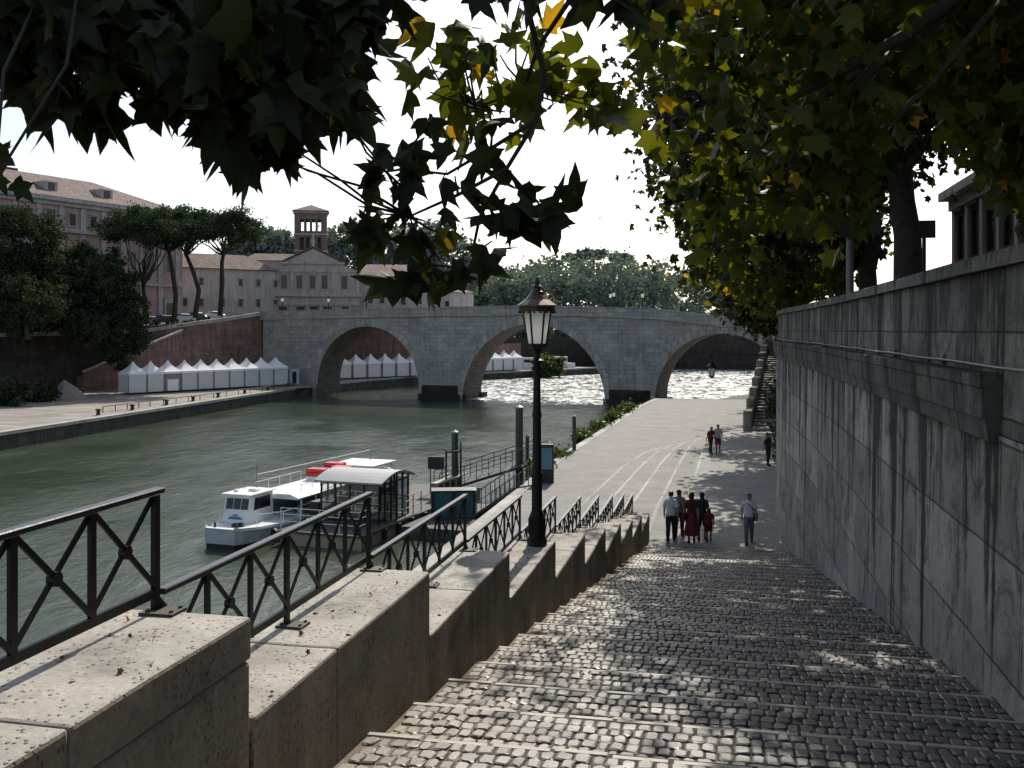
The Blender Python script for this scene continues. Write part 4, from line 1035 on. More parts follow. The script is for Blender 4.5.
mb = MB(); loft(mb, sec, lambda y, w, d: [(-w*.9,y-.1,-.6),(-w*.96,y-.05,.27),(w*.96,y-.05,.27),(w*.9,y-.1,-.6)]); mb.build('lower_hull', M['hull_low'], boat)
mb = MB(); loft(mb, [s for s in sec[1:]], lambda y, w, d: [(-w-.05,y,d-.16),(-w-.05,y,d-.08),(w+.05,y,d-.08),(w+.05,y,d-.16)]); mb.build('rubbing_strake', M['white'], boat)
# wheelhouse
OX = .72; ca = MB(); ca.add([(OX+a,b,c) for a,b,c in [(-.9,-4.4,.85),(.9,-4.4,.85),(.9,-2.1,.85),(-.9,-2.1,.85),(-.84,-4.4,2.6),(.84,-4.4,2.6),(.84,-2.45,2.6),(-.84,-2.45,2.6)]], [(3,2,1,0),(4,5,6,7),(0,1,5,4),(1,2,6,5),(2,3,7,6),(3,0,4,7)]); cab = ca.build('wheelhouse', M['white'], boat, bevel=.05)
wn = MB()
for x0 in (OX-.74,OX-.24,OX+.26): wn.add([(x0,-2.25,1.78),(x0+.44,-2.25,1.78),(x0+.44,-2.386,2.4),(x0,-2.386,2.4)], [(3,2,1,0)])
for sx in (-1,1): wn.add([(OX+sx*.885,-4.1,1.7),(OX+sx*.885,-2.6,1.7),(OX+sx*.865,-2.75,2.4),(OX+sx*.865,-4.1,2.4)], [(0,1,2,3)])
wn.build('window', M['glass'], cab)
em = MB(); em.add([(-.55+.1*math.cos(a)*6*.6,-2.165+.0, 1.35) for a in (0,)], []) if False else None
em = MB(); em.quad((OX+.45,-2.145,1.2),(OX-.45,-2.145,1.2),(OX-.36,-2.175,1.34),(OX+.4,-2.175,1.34)); em.quad((OX+.25,-2.18,1.38),(OX-.2,-2.18,1.38),(OX-.1,-2.20,1.48),(OX+.12,-2.20,1.48)); em.build('emblem', M['bluepaint'], cab)
rf = MB(); rf.box(OX,-3.35,2.602,1.95,2.4,.09); rf.box(OX-.3,-3.4,2.692,.5,.4,.14); rf.box(OX+.5,-2.9,2.692,.2,.2,.16); rf.build('wheelhouse_roof', M['white'], boat, bevel=.03)
an = MB(); an.tube([(.6,-3.9,2.68),(.6,-3.9,4.3)], .02, 6); an.tube([(OX+.7,-3.9,2.68),(OX+.7,-3.9,3.3)], .02, 5); an.build('antenna', M['steel'], boat)
# passenger canopy
ro = MB(); ro.add([(-1.75,-15.6,2.15),(-1.75,-4.5,2.15),(-1.2,-4.5,2.36),(-1.2,-15.6,2.36),(1.2,-4.5,2.36),(1.2,-15.6,2.36),(1.75,-4.5,2.15),(1.75,-15.6,2.15),(-1.75,-15.6,2.05),(-1.75,-4.5,2.05),(1.75,-4.5,2.05),(1.75,-15.6,2.05)],
  [(3,2,1,0),(5,4,2,3),(7,6,4,5),(8,9,10,11),(0,1,9,8),(6,7,11,10),(1,2,4,6,10,9),(0,8,11,7,5,3)]); ro.build('canopy_roof', M['white'], boat)
for i, y in enumerate(np.linspace(-15.2,-5,8)):
    for sx in (-1.6,1.6):
        p = MB(); p.box(sx,y,.84,.07,.1,1.22); p.build('canopy_post', M['white'], boat)
se = MB()
for y in np.arange(-14.8,-5.5,.95):
    for sx in (-.85,.85): se.box(sx,y,.84,1.0,.4,.4); se.box(sx,y-.2,1.241,1.0,.08,.4)
se.build('seats', M['pile'], boat)
ra = MB()
for sx in (-1.68,1.68):
    for z in (1.35,1.65): ra.tube([(sx,-15.5,z),(sx,-4.6,z)], .022, 5)
for sx in (-1,1):
    pts = [(sx*1.7,-4.5,1.6),(sx*1.66,-3.2,1.62),(sx*1.2,-1.5,1.75)]; ra.tube(pts, .024, 5)
    for q in pts: ra.tube([(q[0],q[1],.9),q], .02, 5)
for sx in (-1.5,1.5):
    ra.tube([(sx,-9.5,2.9),(sx,-5,2.9)], .02, 5)
    for y in np.arange(-9.5,-4.9,1.1): ra.tube([(sx,y,2.2),(sx,y,2.9)], .016, 5)
ra.build('guard_rail', M['white'], boat)
wi = MB(); wi.tube([(.6,-3.9,3.6),(0,-15.4,3.6)], .012, 5); wi.tube([(0,-15.4,2.3),(0,-15.4,3.6)], .025, 5); wi.build('mast_wire', M['steel'], boat)
fe = MB()
for y in (-2.2,-5,-8,-11,-14):
    for sx in (-1,1):
        w_ = 1.86 if y < -3 else 1.72
        fe.tube([(sx*w_,y-.1,.55),(sx*w_,y+.1,.55)], .3, 10); fe.tube([(sx*w_,y,.6),(sx*w_,y,1.0)], .015, 5)
fe.build('tyre_fender', M['dark'], boat)
bo_ = MB()
for sx in (-.7,.7): b_1 = MB(); b_1.tube([(sx,-.5,1.05),(sx,-.5,1.4)], .06, 8); b_1.build('bollard', M['dark'], boat)
for k in range(5): bo_.tube([(-.2+.3*math.cos(a),-1.2+.3*math.sin(a),1.02+.04*k) for a in np.linspace(0,2*PI,10)], .03, 5)
bo_.build('coiled_rope', M['dark'], boat)
aw = MB(); aw.add([(-1.7,-16,2.75),(1.7,-16,2.75),(1.7,-13,2.75),(-1.7,-13,2.75),(-1.7,-16,2.83),(1.7,-16,2.83),(1.7,-13,2.83),(-1.7,-13,2.83)], [(3,2,1,0),(4,5,6,7),(0,1,5,4),(1,2,6,5),(2,3,7,6),(3,0,4,7)]); 
for sx in (-1.5,1.5):
    for y in (-15.6,-13.3): aw.box(sx,y,2.15,.06,.06,.6)
aw.build('stern_awning', M['white'], boat)
boat.scale = (.9,1,.84); boat.location = BB; boat.rotation_euler = (0,0,math.atan2(-bdir.x, bdir.y))
def b2w(x, y, z):
    c = math.atan2(-bdir.x, bdir.y); return Vector((BB.x+x*math.cos(c)-y*math.sin(c), BB.y+x*math.sin(c)+y*math.cos(c), BB.z+z))
r0 = None
for (x, y, lab) in ((.35,-9.6,'red life raft box on the boat roof nearest the bow'),(-.55,-10.9,'red life raft box on the boat roof closest to the shelter'),(.75,-12.2,'rearmost red life raft box half under the stern awning')):
    q = b2w(x*.9, y, 2.362*.84)
    if r0 is None:
        r0 = thing('life_raft', lab, 'life raft', (0,0,0), 0, 'red life raft boxes on the boat roof'); h = MB(); h.box(0,0,0,1.05,.8,.2); h.build('cradle', M['white'], r0); h = MB(); h.box(0,0,.202,1.1,.85,.22); h.box(0,0,.43,1.1,.85,.2); h.build('shell', M['red'], r0, bevel=.04)
        r0.location = q; r0.rotation_euler = boat.rotation_euler
    else: dup(r0, q, boat.rotation_euler.z, lab)

# ================================================================ PONTOON, SHELTER, GANGWAY
fdir = -bdir; fr_ = Vector((fdir.y,-fdir.x,0))          # along the bank away from us; towards our bank
PO = Vector((-15,48.2,0)) 
def pw(a, b, z): v = PO + fdir*a + fr_*b; return (v.x, v.y, z)   # a: along, b: towards our bank
pon = thing('pontoon', 'long floating landing pontoon with dark deck and beige sides', 'pontoon', pw(9,5,WATER_Z))
h = MB(); h.prism([pw(2,3.15,0)[:2], pw(2,7.6,0)[:2], pw(17.5,7.6,0)[:2], pw(17.5,3.15,0)[:2]], -11, -9.92); h.build('float', M['beige'], pon)
h = MB(); h.prism([pw(1.9,3.05,0)[:2], pw(1.9,7.7,0)[:2], pw(17.6,7.7,0)[:2], pw(17.6,3.05,0)[:2]], -9.918, -9.8); h.build('deck', M['deck'], pon)
for k, (a0, b0, a1, b1) in enumerate(((2,7.5,9,7.5),(2,3.2,2,7.5))):
    h = MB(); P, Q = Vector(pw(a0,b0,-9.8)), Vector(pw(a1,b1,-9.8)); n = max(3, int((Q-P).length/.9))
    for z in (.45,.8,1.1): h.tube([P+Vector((0,0,z)), Q+Vector((0,0,z))], .022, 5)
    for i in range(n+1): p = P.lerp(Q, i/n); h.tube([p, p+Vector((0,0,1.1))], .026, 5)
    h.build('guard_rail', M['white'] if k else M['dark'], pon)
h = MB()
for a in np.arange(2.6, 17, 1.6): h.tube([pw(a,7.72,-10.4), pw(a,7.72,-9.85)], .13, 8)
h.build('fender', M['dark'], pon)
sh = thing('boarding_shelter', 'glazed boarding shelter with curved grey roof on the pontoon', 'shelter', pw(6.3,4.6,-9.8))
A0, A1, B0, B1 = 4.8, 8.2, 3.8, 7.1
h = MB(); K = 10
prof = [(lerp(A0-.25, A1+.25, i/K), -7.78+.40*math.sin(PI*i/K)) for i in range(K+1)]
vs = [pw(a,B0-.3,z) for a, z in prof]+[pw(a,B1+.3,z) for a, z in prof]+[pw(a,B0-.3,z+.09) for a, z in prof]+[pw(a,B1+.3,z+.09) for a, z in prof]; k = K+1
h.add(vs, [(i,i+1,k+i+1,k+i) for i in range(K)]+[(2*k+i,3*k+i,3*k+i+1,2*k+i+1) for i in range(K)]+[(i,2*k+i,2*k+i+1,i+1) for i in range(K)]+[(k+i,k+i+1,3*k+i+1,3*k+i) for i in range(K)]+[(0,k,3*k,2*k),(K,2*k+K,3*k+K,k+K)])
h.build('roof', M['roof_grey'], sh)
pane = MB()
def zr(a): return -7.80+.40*math.sin(PI*(a-A0+.25)/(A1-A0+.5))
for a, b in [(A0, b) for b in np.linspace(B0, B1, 5)] + [(A1, b) for b in np.linspace(B0, B1, 5)] + [(a, B1) for a in np.linspace(A0, A1, 6)[1:-1]] + [(a, B0) for a in np.linspace(A0, A1, 6)[1:-1]]:
    h = MB(); h.tube([pw(a,b,-9.8), pw(a,b,zr(a))], .06, 6); h.build('post', M['dark'], sh)
h = MB(); h.bar(pw(A0,B0,-8.85), pw(A0,B1,-8.85), .05); h.bar(pw(A1,B0,-8.85), pw(A1,B1,-8.85), .05); h.bar(pw(A0,B1,-7.86), pw(A1,B1,-7.86), .07); h.bar(pw(A0,B1,-8.85), pw(A1,B1,-8.85), .05); h.bar(pw(A0,B0,-7.86), pw(A1,B0,-7.86), .07); h.bar(pw(A0,B0,-7.83), pw(A0,B1,-7.83), .08); h.build('crossbar', M['dark'], sh)
for (a0, b0, a1, b1) in ((A0,B0,A0,B1),(A1,B0,A1,B1),(A0,B1-.02,lerp(A0,A1,.62),B1-.02)):
    h = MB(); h.quad(pw(a0,b0,-9.75), pw(a1,b1,-9.75), pw(a1,b1,-7.86), pw(a0,b0,-7.86)); h.build('pane', M['clear'], sh)
h = MB(); 
for a in (5,6.4,7.6): h.obox(pw(a,3,-9.8), Vector(pw(0,.5,0))-Vector(pw(0,0,0)), fdir*.9, (0,0,.9))
tag(h.build('bench', M['dark']), 'dark benches inside the boarding shelter', 'bench')
# things on the pontoon
h = MB(); o = pw(12.2,6.6,-9.8); h.obox(o, fdir*3.6, fr_*.5, (0,0,1.0)); o2 = thing('pontoon_screen', 'low beige screen panel on the pontoon right of the shelter', 'screen', o)
h.build('panel', M['beige'], o2)
h = MB()
for k in range(4): h.obox(Vector(pw(12.3+k*.9,7.11,-9.6)), fdir*.5, fr_*.02, (0,0,.7))
h.build('opening', M['dark'], o2)
t = thing('display_screen', 'black rectangular display board standing on the pontoon', 'display board', pw(14.6,5.9,-9.8)); c = Vector(pw(14.6,5.9,0))
h = MB(); h.box(c.x,c.y,-8.35,1.0,.12,.75,-.15); h.build('board', M['dark'], t, bevel=.02)
h = MB(); h.box(c.x-.35,c.y+.09,-9.8,.06,.06,2.1); h.box(c.x+.35,c.y+.09,-9.8,.06,.06,2.1); h.build('leg', M['dark'], t)
t = thing('gate_frame', 'tall dark gate frame of two posts and a top bar on the pontoon', 'gate frame', pw(13.8,7.2,-9.8)); p, q = Vector(pw(13.8,6.9,-9.8)), Vector(pw(14.6,7.5,-9.8))
for a in (p, q): h = MB(); h.bar(a, a+Vector((0,0,2.75)), .11, up=(0,1,0)); h.build('post', M['dark'], t)
h = MB(); h.bar(p+Vector((0,0,2.6)), q+Vector((0,0,2.6)), .1); h.lathe(q+Vector((0,0,2.75)), [(.05,0),(.05,.4)], 6); h.build('crossbar', M['dark'], t)
fl = thing('landing_float', 'small low float beside the pontoon carrying the teal panel barrier', 'float', (-3.2,52.5,WATER_Z))
h = MB(); h.prism([pw(5.5,8.0,0)[:2], pw(5.5,12.3,0)[:2], pw(13,12.3,0)[:2], pw(13,8.0,0)[:2]], -11, -9.95); h.build('deck', M['deck'], fl)
bt_ = thing('teal_panel_barrier', 'low teal panel barrier with dark frame beside the pontoon', 'booth', (-3.1,53,-9.95))  # teal banner board of a fence, built as a low box
h = MB(); h.box(-3.1,53.4,-9.949,2.3,1.0,1.4,.1); h.build('body', M['teal'], bt_, bevel=.03)
h = MB(); 
for x in (-4.2,-3.1,-2.0): h.box(x,52.83+(x+3.1)*.1,-9.94,.12,.1,1.45,.1)
h.build('frame_post', M['dark'], bt_); h = MB(); h.box(-3.1,53.4,-8.548,2.4,1.15,.06,.1); h.build('roof', M['dark'], bt_)
def gangway(p, q, w, lab, z0, z1):
    t = thing('gangway', lab, 'gangway', (p[0],p[1],z0)); P, Q = Vector((*p[:2], z0)), Vector((*q[:2], z1)); d = Q-P; n = Vector((-d.y,d.x,0)).normalized()
    h = MB(); h.obox(P-n*w/2-Vector((0,0,.18)), d, n*w, (0,0,.16)); h.build('deck', M['deck'], t)
    for sg in (-1, 1):
        h = MB(); o = n*sg*(w/2); up = Vector((0,0,1.05))
        h.tube([P+o+up, Q+o+up], .03, 6); h.tube([P+o+up*.5, Q+o+up*.5], .022, 6); k = 9
        for i in range(k+1): a = P.lerp(Q, i/k)+o; h.tube([a, a+up], .028, 6)
        h.build('guard_rail', M['steel'], t)
gangway((-4.6,61.2),(2.0,63.5),1.3,'far gangway with thin grey rails from the pontoon up to the quay edge', -9.75, -8.02)
gangway((-1.6,53.5),(.6,51.5),1.5,'short near gangway between the teal panel barrier and the quay edge', -9.8, -8.02)
def pile(loc, z1, r, lab):
    t = thing('mooring_pile', lab, 'mooring pile', loc, 0, 'tall mooring piles by the pontoon'); h = MB(); h.lathe((loc[0],loc[1],-12), [(r,0),(r,z1+12)], 12); h.build('pile_shaft', M['pile'], t)
    h = MB(); h.lathe((loc[0],loc[1],z1+.002), [(r+.03,0),(r+.03,.1),(.02,.22)], 12); h.build('pile_cap', M['steel'], t)
pile((-3.45,60.4,WATER_Z), -6.25, .2, 'mooring pile standing left of the street lamp, behind the black railing')
pile((.46,63.0,WATER_Z), -4.95, .24, 'tallest mooring pile just left of the street lamp')
pile((.98,64.0,WATER_Z), -6.9, .12, 'short thin mooring pile almost touching the street lamp')
t = thing('quay_post', 'single slim grey post standing alone on the sunlit quay edge', 'post', (4.2,67.5,LOW_Z)); h = MB(); h.lathe((4.2,67.5,LOW_Z-.02), [(.2,0),(.2,.05),(.13,.06),(.13,2.3)], 12); h.build('shaft', M['pile'], t); h = MB(); h.lathe((4.2,67.5,LOW_Z+2.282), [(.14,0),(.02,.08)], 12); h.build('cap', M['steel'], t)
t = thing('information_board', 'upright dark information board with pale blue poster right behind the street lamp', 'information board', (1.75,53.2,LOW_Z))
h = MB(); h.box(1.75,53.2,LOW_Z-.02,.95,.34,2.05,-.1); h.build('cabinet', M['dark'], t, bevel=.03); h = MB(); h.box(1.77,53.02,LOW_Z+.7,.72,.02,1.15,-.1); h.build('poster', M['skyblue'], t)

# ================================================================ RIGHT STREET SIDE
def rp(s, t, z): return st(s, t, z)
pole = Vector((.338*27,27,-.35)); t = thing('street_pole', 'slim grey metal street pole rising behind the wall under the plane trees', 'pole', pole)
h = MB(); h.lathe(pole, [(.15,0),(.11,.2),(.10,6.2)], 10); h.build('shaft', M['steel'], t); h = MB(); h.tube([pole+Vector((0,0,2.85)), pole+Vector((-.55,-.1,2.9))], .03, 6); h.box(pole.x-.62, pole.y-.1, pole.z+2.83, .35,.16,.1); h.build('arm', M['steel'], t)
sg = Vector((.412*24,24,-.35)); t = thing('street_sign', 'dark square street sign on a post beside the plane tree trunk at right', 'sign', sg)
h = MB(); h.lathe(sg, [(.05,0),(.05,2.7)], 8); h.build('shaft', M['dark'], t); h = MB(); h.box(sg.x, sg.y-.07, 2.2, .46, .05, .42, -.2); h.build('panel', M['dark'], t)
bd0 = Vector((21.3,48,0)); bdv = Vector((-.2036,-.979,0)).normalized(); bn = Vector((-.979,.2036,0)).normalized()
def qp(a, out, z): return tuple(bd0 + bdv*a + bn*out + Vector((0,0,z)))
pal = thing('corner_palazzo', 'dark reddish street building with projecting cornices seen beyond the wall at far right', 'building', qp(10,0,-.35))
m = MB(); m.prism([qp(0,0,0)[:2], qp(40,0,0)[:2], qp(40,-18,0)[:2], qp(0,-18,0)[:2]], -.35, 6.2); m.prism([qp(5,-1.2,0)[:2], qp(40,-1.2,0)[:2], qp(40,-16,0)[:2], qp(5,-16,0)[:2]], 6.2, 8.7); m.build('wall', M['palazzo'], pal)
m = MB(); band(m, qp, -.5, 40.3, 6.21, 6.6, .7); band(m, qp, -.2, 40.2, 5.7, 6.19, .3); q2 = lambda a, o, z: qp(a, o-1.2, z); band(m, q2, 4.5, 40.3, 8.71, 9.1, .6); band(m, qp, -.2, 40.2, 2.6, 2.9, .3); m.build('cornice', M['hosp_trim'], pal)
facade_windows(pal, qp, 1.1, 2.0, [(a,3.3) for a in np.arange(1.6,30,2.6)], frame=M['palazzo'], fr=.2); facade_windows(pal, qp, 1.2, 2.1, [(a,.1) for a in np.arange(1.6,30,2.6)], frame=M['palazzo'], fr=.2)
for a in np.arange(.3,30,2.6):
    m = MB(); band(m, qp, a-.25, a+.25, -.3, 5.69, .2); m.build('pilaster', M['cream'], pal)
# ================================================================ TREES
def crown_tree(name, label, cat, base, trunk_top, r0, centre, radii, n, per, cr, size, mat, barkm, group=None, shell=.45, flat=.75, tmpl=(LEAF2, LEAF2_F), droop=.6, limbs=7, twigs=3, cut=None, lean=0, trunk_mid=None, extra=None, tint=None, crownflat=0.):
    base = Vector(base); top = Vector(trunk_top)
    t = thing(name, label, cat, base, 0, group)
    P, C = clumps(centre, radii, n, per, cr, shell, flat, cut)
    if extra is not None:
        P = np.concatenate([P, extra[0]]); C = np.concatenate([C, extra[1]])
    tr = MB()
    path = limb_path(base-Vector((0,0,.2)), top, 5, .12) if trunk_mid is None else [base-Vector((0,0,.2))]+[Vector(q) for q in trunk_mid]+[top]
    k = len(path)-1
    tr.tube(path, [r0*(1.35 if i == 0 else 1)*lerp(1, .72, i/k) for i in range(k+1)], 10)
    tr.build('trunk', barkm, t, True)
    Cl = [Vector(c) for c in C]
    lb = MB(); idx = RNG.choice(len(Cl), min(limbs, len(Cl)), replace=False)
    for j in idx:
        q = Cl[j]; start = path[-1].lerp(path[-2], random.random()*.6)
        lp = limb_path(start, q, 5, .3, .06); lb.tube(lp, [lerp(r0*.42, r0*.09, i/5) for i in range(6)], 6)
        near = sorted(Cl, key=lambda c: (c-q).length)[1:1+twigs]
        for c in near:
            s_ = lp[random.randint(2, 4)]; lb.tube(limb_path(s_, c, 3, .3, .04), [r0*.14, r0*.1, r0*.06, r0*.03], 5)
    lb.build('limbs', barkm, t, True)
    leaf_mesh('crown', P, size*RNG.uniform(.7, 1.25, len(P)), mat, t, tmpl, droop, tint, crownflat)
    return t

# ---- plane trees along the street above the wall
GP = 'plane trees along the street above the right wall'
def plane_tree(s, t, label, cs, ct, cz, radii, n, per, size, r0=.33, cr=.95, cut=None, mat='leaf', tmpl=(LEAF2, LEAF2_F), extra=None, limbs=8):
    base = Vector(st(s, t, -.35)); c = st(cs, ct, cz)
    top = base + Vector((random.gauss(0,.3)-.4, random.gauss(0,.3), 4.2))
    return crown_tree('plane_tree', label, 'tree', base, top, r0, c, radii, n, per, cr, size, M[mat], M['bark'], GP, cut=cut, tmpl=tmpl, extra=extra, limbs=limbs)
def keep_out(p):   # crowns keep clear of the open view under the branches
    x, y, z = p
    return True
# hanging sprays of the nearer tree: (centre, spread, number)
def sprays(L):
    Ps, Cs = [], []
    for (c, r, n) in L:
        c = np.array(c); Cs.append(c[None]); Ps.append(c + RNG.normal(size=(n,3))*np.array(r)*.5)
    P = np.concatenate(Ps); P = P[[sky_gap(p) and not (vis(p)[0] > 880 and vis(p)[1] > interp(vis(p)[0], [(880,150),(930,100),(960,110),(975,170),(1000,215),(1024,235)])) for p in P]]
    return P, np.concatenate(Cs)
def vis(p, lo=None):
    """picture of a point on the photograph's plane, used only to keep foliage out of the gaps of sky between the trees"""
    return 512+1000*p[0]/max(p[1], .1), 330-1000*p[2]/max(p[1], .1)
def sky_gap(p):
    x, y = vis(p)
    if p[1] < .5: return True
    b = interp(x, [(600,105),(640,190),(680,250),(720,310),(770,345),(800,300),(860,262),(885,180),(930,125),(955,130),(975,190),(1000,240),(1024,252),(1200,240)])
    l = interp(y, [(-400,600),(0,620),(60,640),(110,628),(150,650),(200,665),(250,690),(320,715),(360,745)])
    return y < b-8 and x > l+8
near = sprays([((1.55,8.6,2.35),(.9,.9,.8),150),((2.3,8.2,1.9),(.8,.8,.9),150),((1.9,8.8,1.35),(.6,.7,.7),90),((2.7,8.4,1.3),(.7,.7,.6),110),((3.4,8.6,1.7),(.9,.8,.7),130),
               ((1.35,9.2,2.9),(.8,.8,.6),90),((3.9,9,2.2),(.9,.8,.8),120),((4.6,9.2,1.75),(.55,.6,.7),190),((4.85,9.3,1.35),(.4,.5,.5),130),((4.9,9.4,2.4),(.7,.7,.8),140),((1.75,9,1.15),(.35,.4,.3),26),((3.05,8.9,1.2),(.4,.5,.35),30),((2.4,8.8,1.2),(.4,.5,.3),30)])
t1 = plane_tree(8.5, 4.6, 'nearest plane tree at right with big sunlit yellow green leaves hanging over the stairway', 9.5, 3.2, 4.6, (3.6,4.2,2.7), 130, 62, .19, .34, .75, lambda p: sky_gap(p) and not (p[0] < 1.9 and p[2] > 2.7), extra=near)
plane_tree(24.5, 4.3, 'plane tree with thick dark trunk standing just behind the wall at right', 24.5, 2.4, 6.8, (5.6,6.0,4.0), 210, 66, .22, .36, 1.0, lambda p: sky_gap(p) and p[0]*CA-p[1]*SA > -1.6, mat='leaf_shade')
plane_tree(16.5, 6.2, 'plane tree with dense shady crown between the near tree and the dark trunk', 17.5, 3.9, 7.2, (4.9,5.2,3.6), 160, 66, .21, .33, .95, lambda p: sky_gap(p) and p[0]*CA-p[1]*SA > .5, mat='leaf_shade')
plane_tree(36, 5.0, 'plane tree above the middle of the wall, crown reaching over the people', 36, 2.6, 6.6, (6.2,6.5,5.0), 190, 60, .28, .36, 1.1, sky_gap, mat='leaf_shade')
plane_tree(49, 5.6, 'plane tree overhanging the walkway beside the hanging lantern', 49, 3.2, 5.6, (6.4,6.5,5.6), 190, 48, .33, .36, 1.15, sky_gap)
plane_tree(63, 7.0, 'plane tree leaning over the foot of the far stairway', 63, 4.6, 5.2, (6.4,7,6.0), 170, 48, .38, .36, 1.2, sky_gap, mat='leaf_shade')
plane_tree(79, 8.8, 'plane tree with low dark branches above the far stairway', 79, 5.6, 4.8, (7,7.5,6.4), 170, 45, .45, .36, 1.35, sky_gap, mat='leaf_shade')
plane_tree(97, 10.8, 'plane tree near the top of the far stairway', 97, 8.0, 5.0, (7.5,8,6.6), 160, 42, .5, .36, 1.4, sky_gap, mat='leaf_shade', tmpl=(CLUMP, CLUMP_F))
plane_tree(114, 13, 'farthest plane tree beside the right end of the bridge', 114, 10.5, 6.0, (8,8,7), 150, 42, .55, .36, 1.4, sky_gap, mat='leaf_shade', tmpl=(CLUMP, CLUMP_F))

# ---- the plane tree overhead: its branches hang into the top of the view
oh = Vector(st(.6, 4.9, -.35))
tr0 = thing('plane_tree', 'overhead plane tree whose dark leafy branches hang across the top left of the view', 'tree', oh, 0, GP)
h = MB(); tp_ = limb_path(oh, oh+Vector((-.5,.2,4.6)), 5, .1); h.tube(tp_, [.42,.34,.31,.29,.27,.25], 10); h.build('trunk', M['bark'], tr0, True)
lead = []   # branch tips with leaf sprays: centre, spread, count, leaf size
def spray_line(a, b, n, r, cnt, size):
    for i in range(n):
        k = i/max(1, n-1); c = [lerp(a[j], b[j], k)+random.gauss(0, r*.25) for j in range(3)]; lead.append((c, r, cnt, size))
def cl(px, py, Y, r, cnt, size): lead.append((uv0(px, py, Y), r*Y/1000, cnt, size))
def uv0(px, py, Y): return ((px-512)/1000*Y, Y, (330-py)/1000*Y)
low = [(-60,40),(0,20),(30,60),(60,90),(90,112),(120,80),(150,88),(175,98),(205,110),(235,128),(270,148),(292,118),(325,85),(350,70),(375,10),(400,-10)]
x = -50
while x < 385:      # the near, dark mass of leaves
    yb = interp(x, low)-8; y = -40
    while y < yb-12:
        cl(x+random.uniform(-10,10), min(y, yb-18)+random.uniform(-8,8), random.uniform(2.5,3.4), 22, 13, random.uniform(.09,.14)); y += 26
    cl(x, yb+2, random.uniform(2.6,3.2), 14, 5, random.uniform(.10,.15))
    if random.random() < .5: cl(x, yb+14, random.uniform(2.6,3.2), 8, 2, .13)
    x += 22
for px, py, Y, c_, sz in ((10,150,2.0,2,.075),(-4,165,2.0,2,.08),(268,150,3.1,4,.15),(276,132,3.1,3,.15),(242,140,3.0,3,.13),(340,95,3.3,5,.15),(340,105,3.3,3,.15),(355,40,3.3,5,.16),
    (388,150,3.7,4,.17),(400,165,3.7,4,.18),(372,170,3.7,3,.17),(415,158,3.7,2,.16),(372,215,3.7,4,.18),(398,222,3.7,4,.18),(425,215,3.7,4,.18),(440,228,3.7,2,.17),(382,208,3.7,2,.16),
    (418,268,3.6,4,.18),(440,272,3.6,4,.17),(405,272,3.6,2,.17),(455,262,3.6,2,.16),(480,140,3.8,4,.15),(490,115,3.8,4,.15),(430,110,3.8,3,.14),(520,180,3.7,3,.16),
    (515,205,3.7,4,.18),(535,205,3.7,4,.18),(552,212,3.7,3,.18),(500,215,3.7,3,.17),(492,235,3.7,2,.16),(545,222,3.7,2,.18),(455,170,3.7,2,.16),
    (585,-24,3.3,4,.15),(610,-18,3.4,5,.15),(635,-14,3.5,5,.15),(650,2,3.6,4,.14),(657,22,3.7,2,.13),(490,-26,3.4,4,.15),(530,-26,3.4,4,.15),(385,-10,3.3,4,.16)):
    cl(px, py+6, Y, 16, max(2, c_), sz*.82)
ndark = len(lead)
for px, py, c_ in ((412,36,2),(428,58,3),(455,45,6),(440,72,4),(472,62,6),(455,95,6),(482,92,6),(500,55,6),(505,22,4),(528,40,5),(545,70,6),(562,58,4),(520,88,6),(558,88,5),(582,80,4),(572,104,4),(598,94,4),(603,108,2),(540,110,4),(505,112,4),(470,115,4),(430,92,2)):
    cl(px, py, random.uniform(4.0,4.5), 20, c_, random.uniform(.115,.145))
# crown above and around, out of the picture
P2, C2 = [], []
for (c, r, cnt, size) in lead: P2.append((c, r, cnt, size))
pts = []; szs = []
for (c, r, cnt, size) in P2:
    q = np.array(c) + RNG.normal(size=(cnt,3))*r*np.array([.8,.75,.55]); pts.append(q); szs.append(size*RNG.uniform(.6,1.15,cnt))
Pn = np.concatenate(pts); Sn = np.concatenate(szs)
nd = sum(c[2] for c in lead[:ndark])
tn = np.clip(RNG.normal(.4, .22, nd), 0, .88); tn[RNG.random(nd) < .012] = 1.
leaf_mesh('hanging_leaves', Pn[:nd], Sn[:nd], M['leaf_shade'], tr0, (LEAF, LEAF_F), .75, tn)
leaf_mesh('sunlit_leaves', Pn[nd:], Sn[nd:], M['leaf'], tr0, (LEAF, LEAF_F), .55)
Pu, Cu = clumps((-2.4,6.2,4.4), (2.7,3.0,1.4), 75, 55, .7, .2)  # unseen upper crown, placed and shaped to keep sun off the hanging leaves
keep = np.array([ (p[2] > .338*p[1]+.25) for p in Pu])
Pu = Pu[keep]
leaf_mesh('crown', Pu, .22*RNG.uniform(.7,1.2,len(Pu)), M['leaf'], tr0, (LEAF2, LEAF2_F), .6)
h = MB(); hub = tp_[-1]
def branch(pts, r0_, r1_): 
    n_ = len(pts)-1; h.tube(pts, [lerp(r0_, r1_, i/n_) for i in range(n_+1)], 6)
main = [hub, Vector((3.0,2.2,3.6)), Vector((1.6,2.9,2.6)), Vector((.75,3.3,1.75)), Vector((.30,3.5,1.30)), Vector((.05,3.6,1.18))]
branch(main, .16, .03)
b2 = [main[3], Vector((0,3.2,1.55)), Vector((-.6,3.0,1.25)), Vector((-1.2,2.85,1.12)), Vector((-1.9,2.7,1.05))]; branch(b2, .05, .015)
b3 = [main[5], Vector((.12,3.72,.95)), Vector((.09,3.72,.78)), Vector((-.02,3.72,.60)), Vector((-.12,3.72,.42)), Vector((-.15,3.7,.27))]; branch(b3, .012, .005)
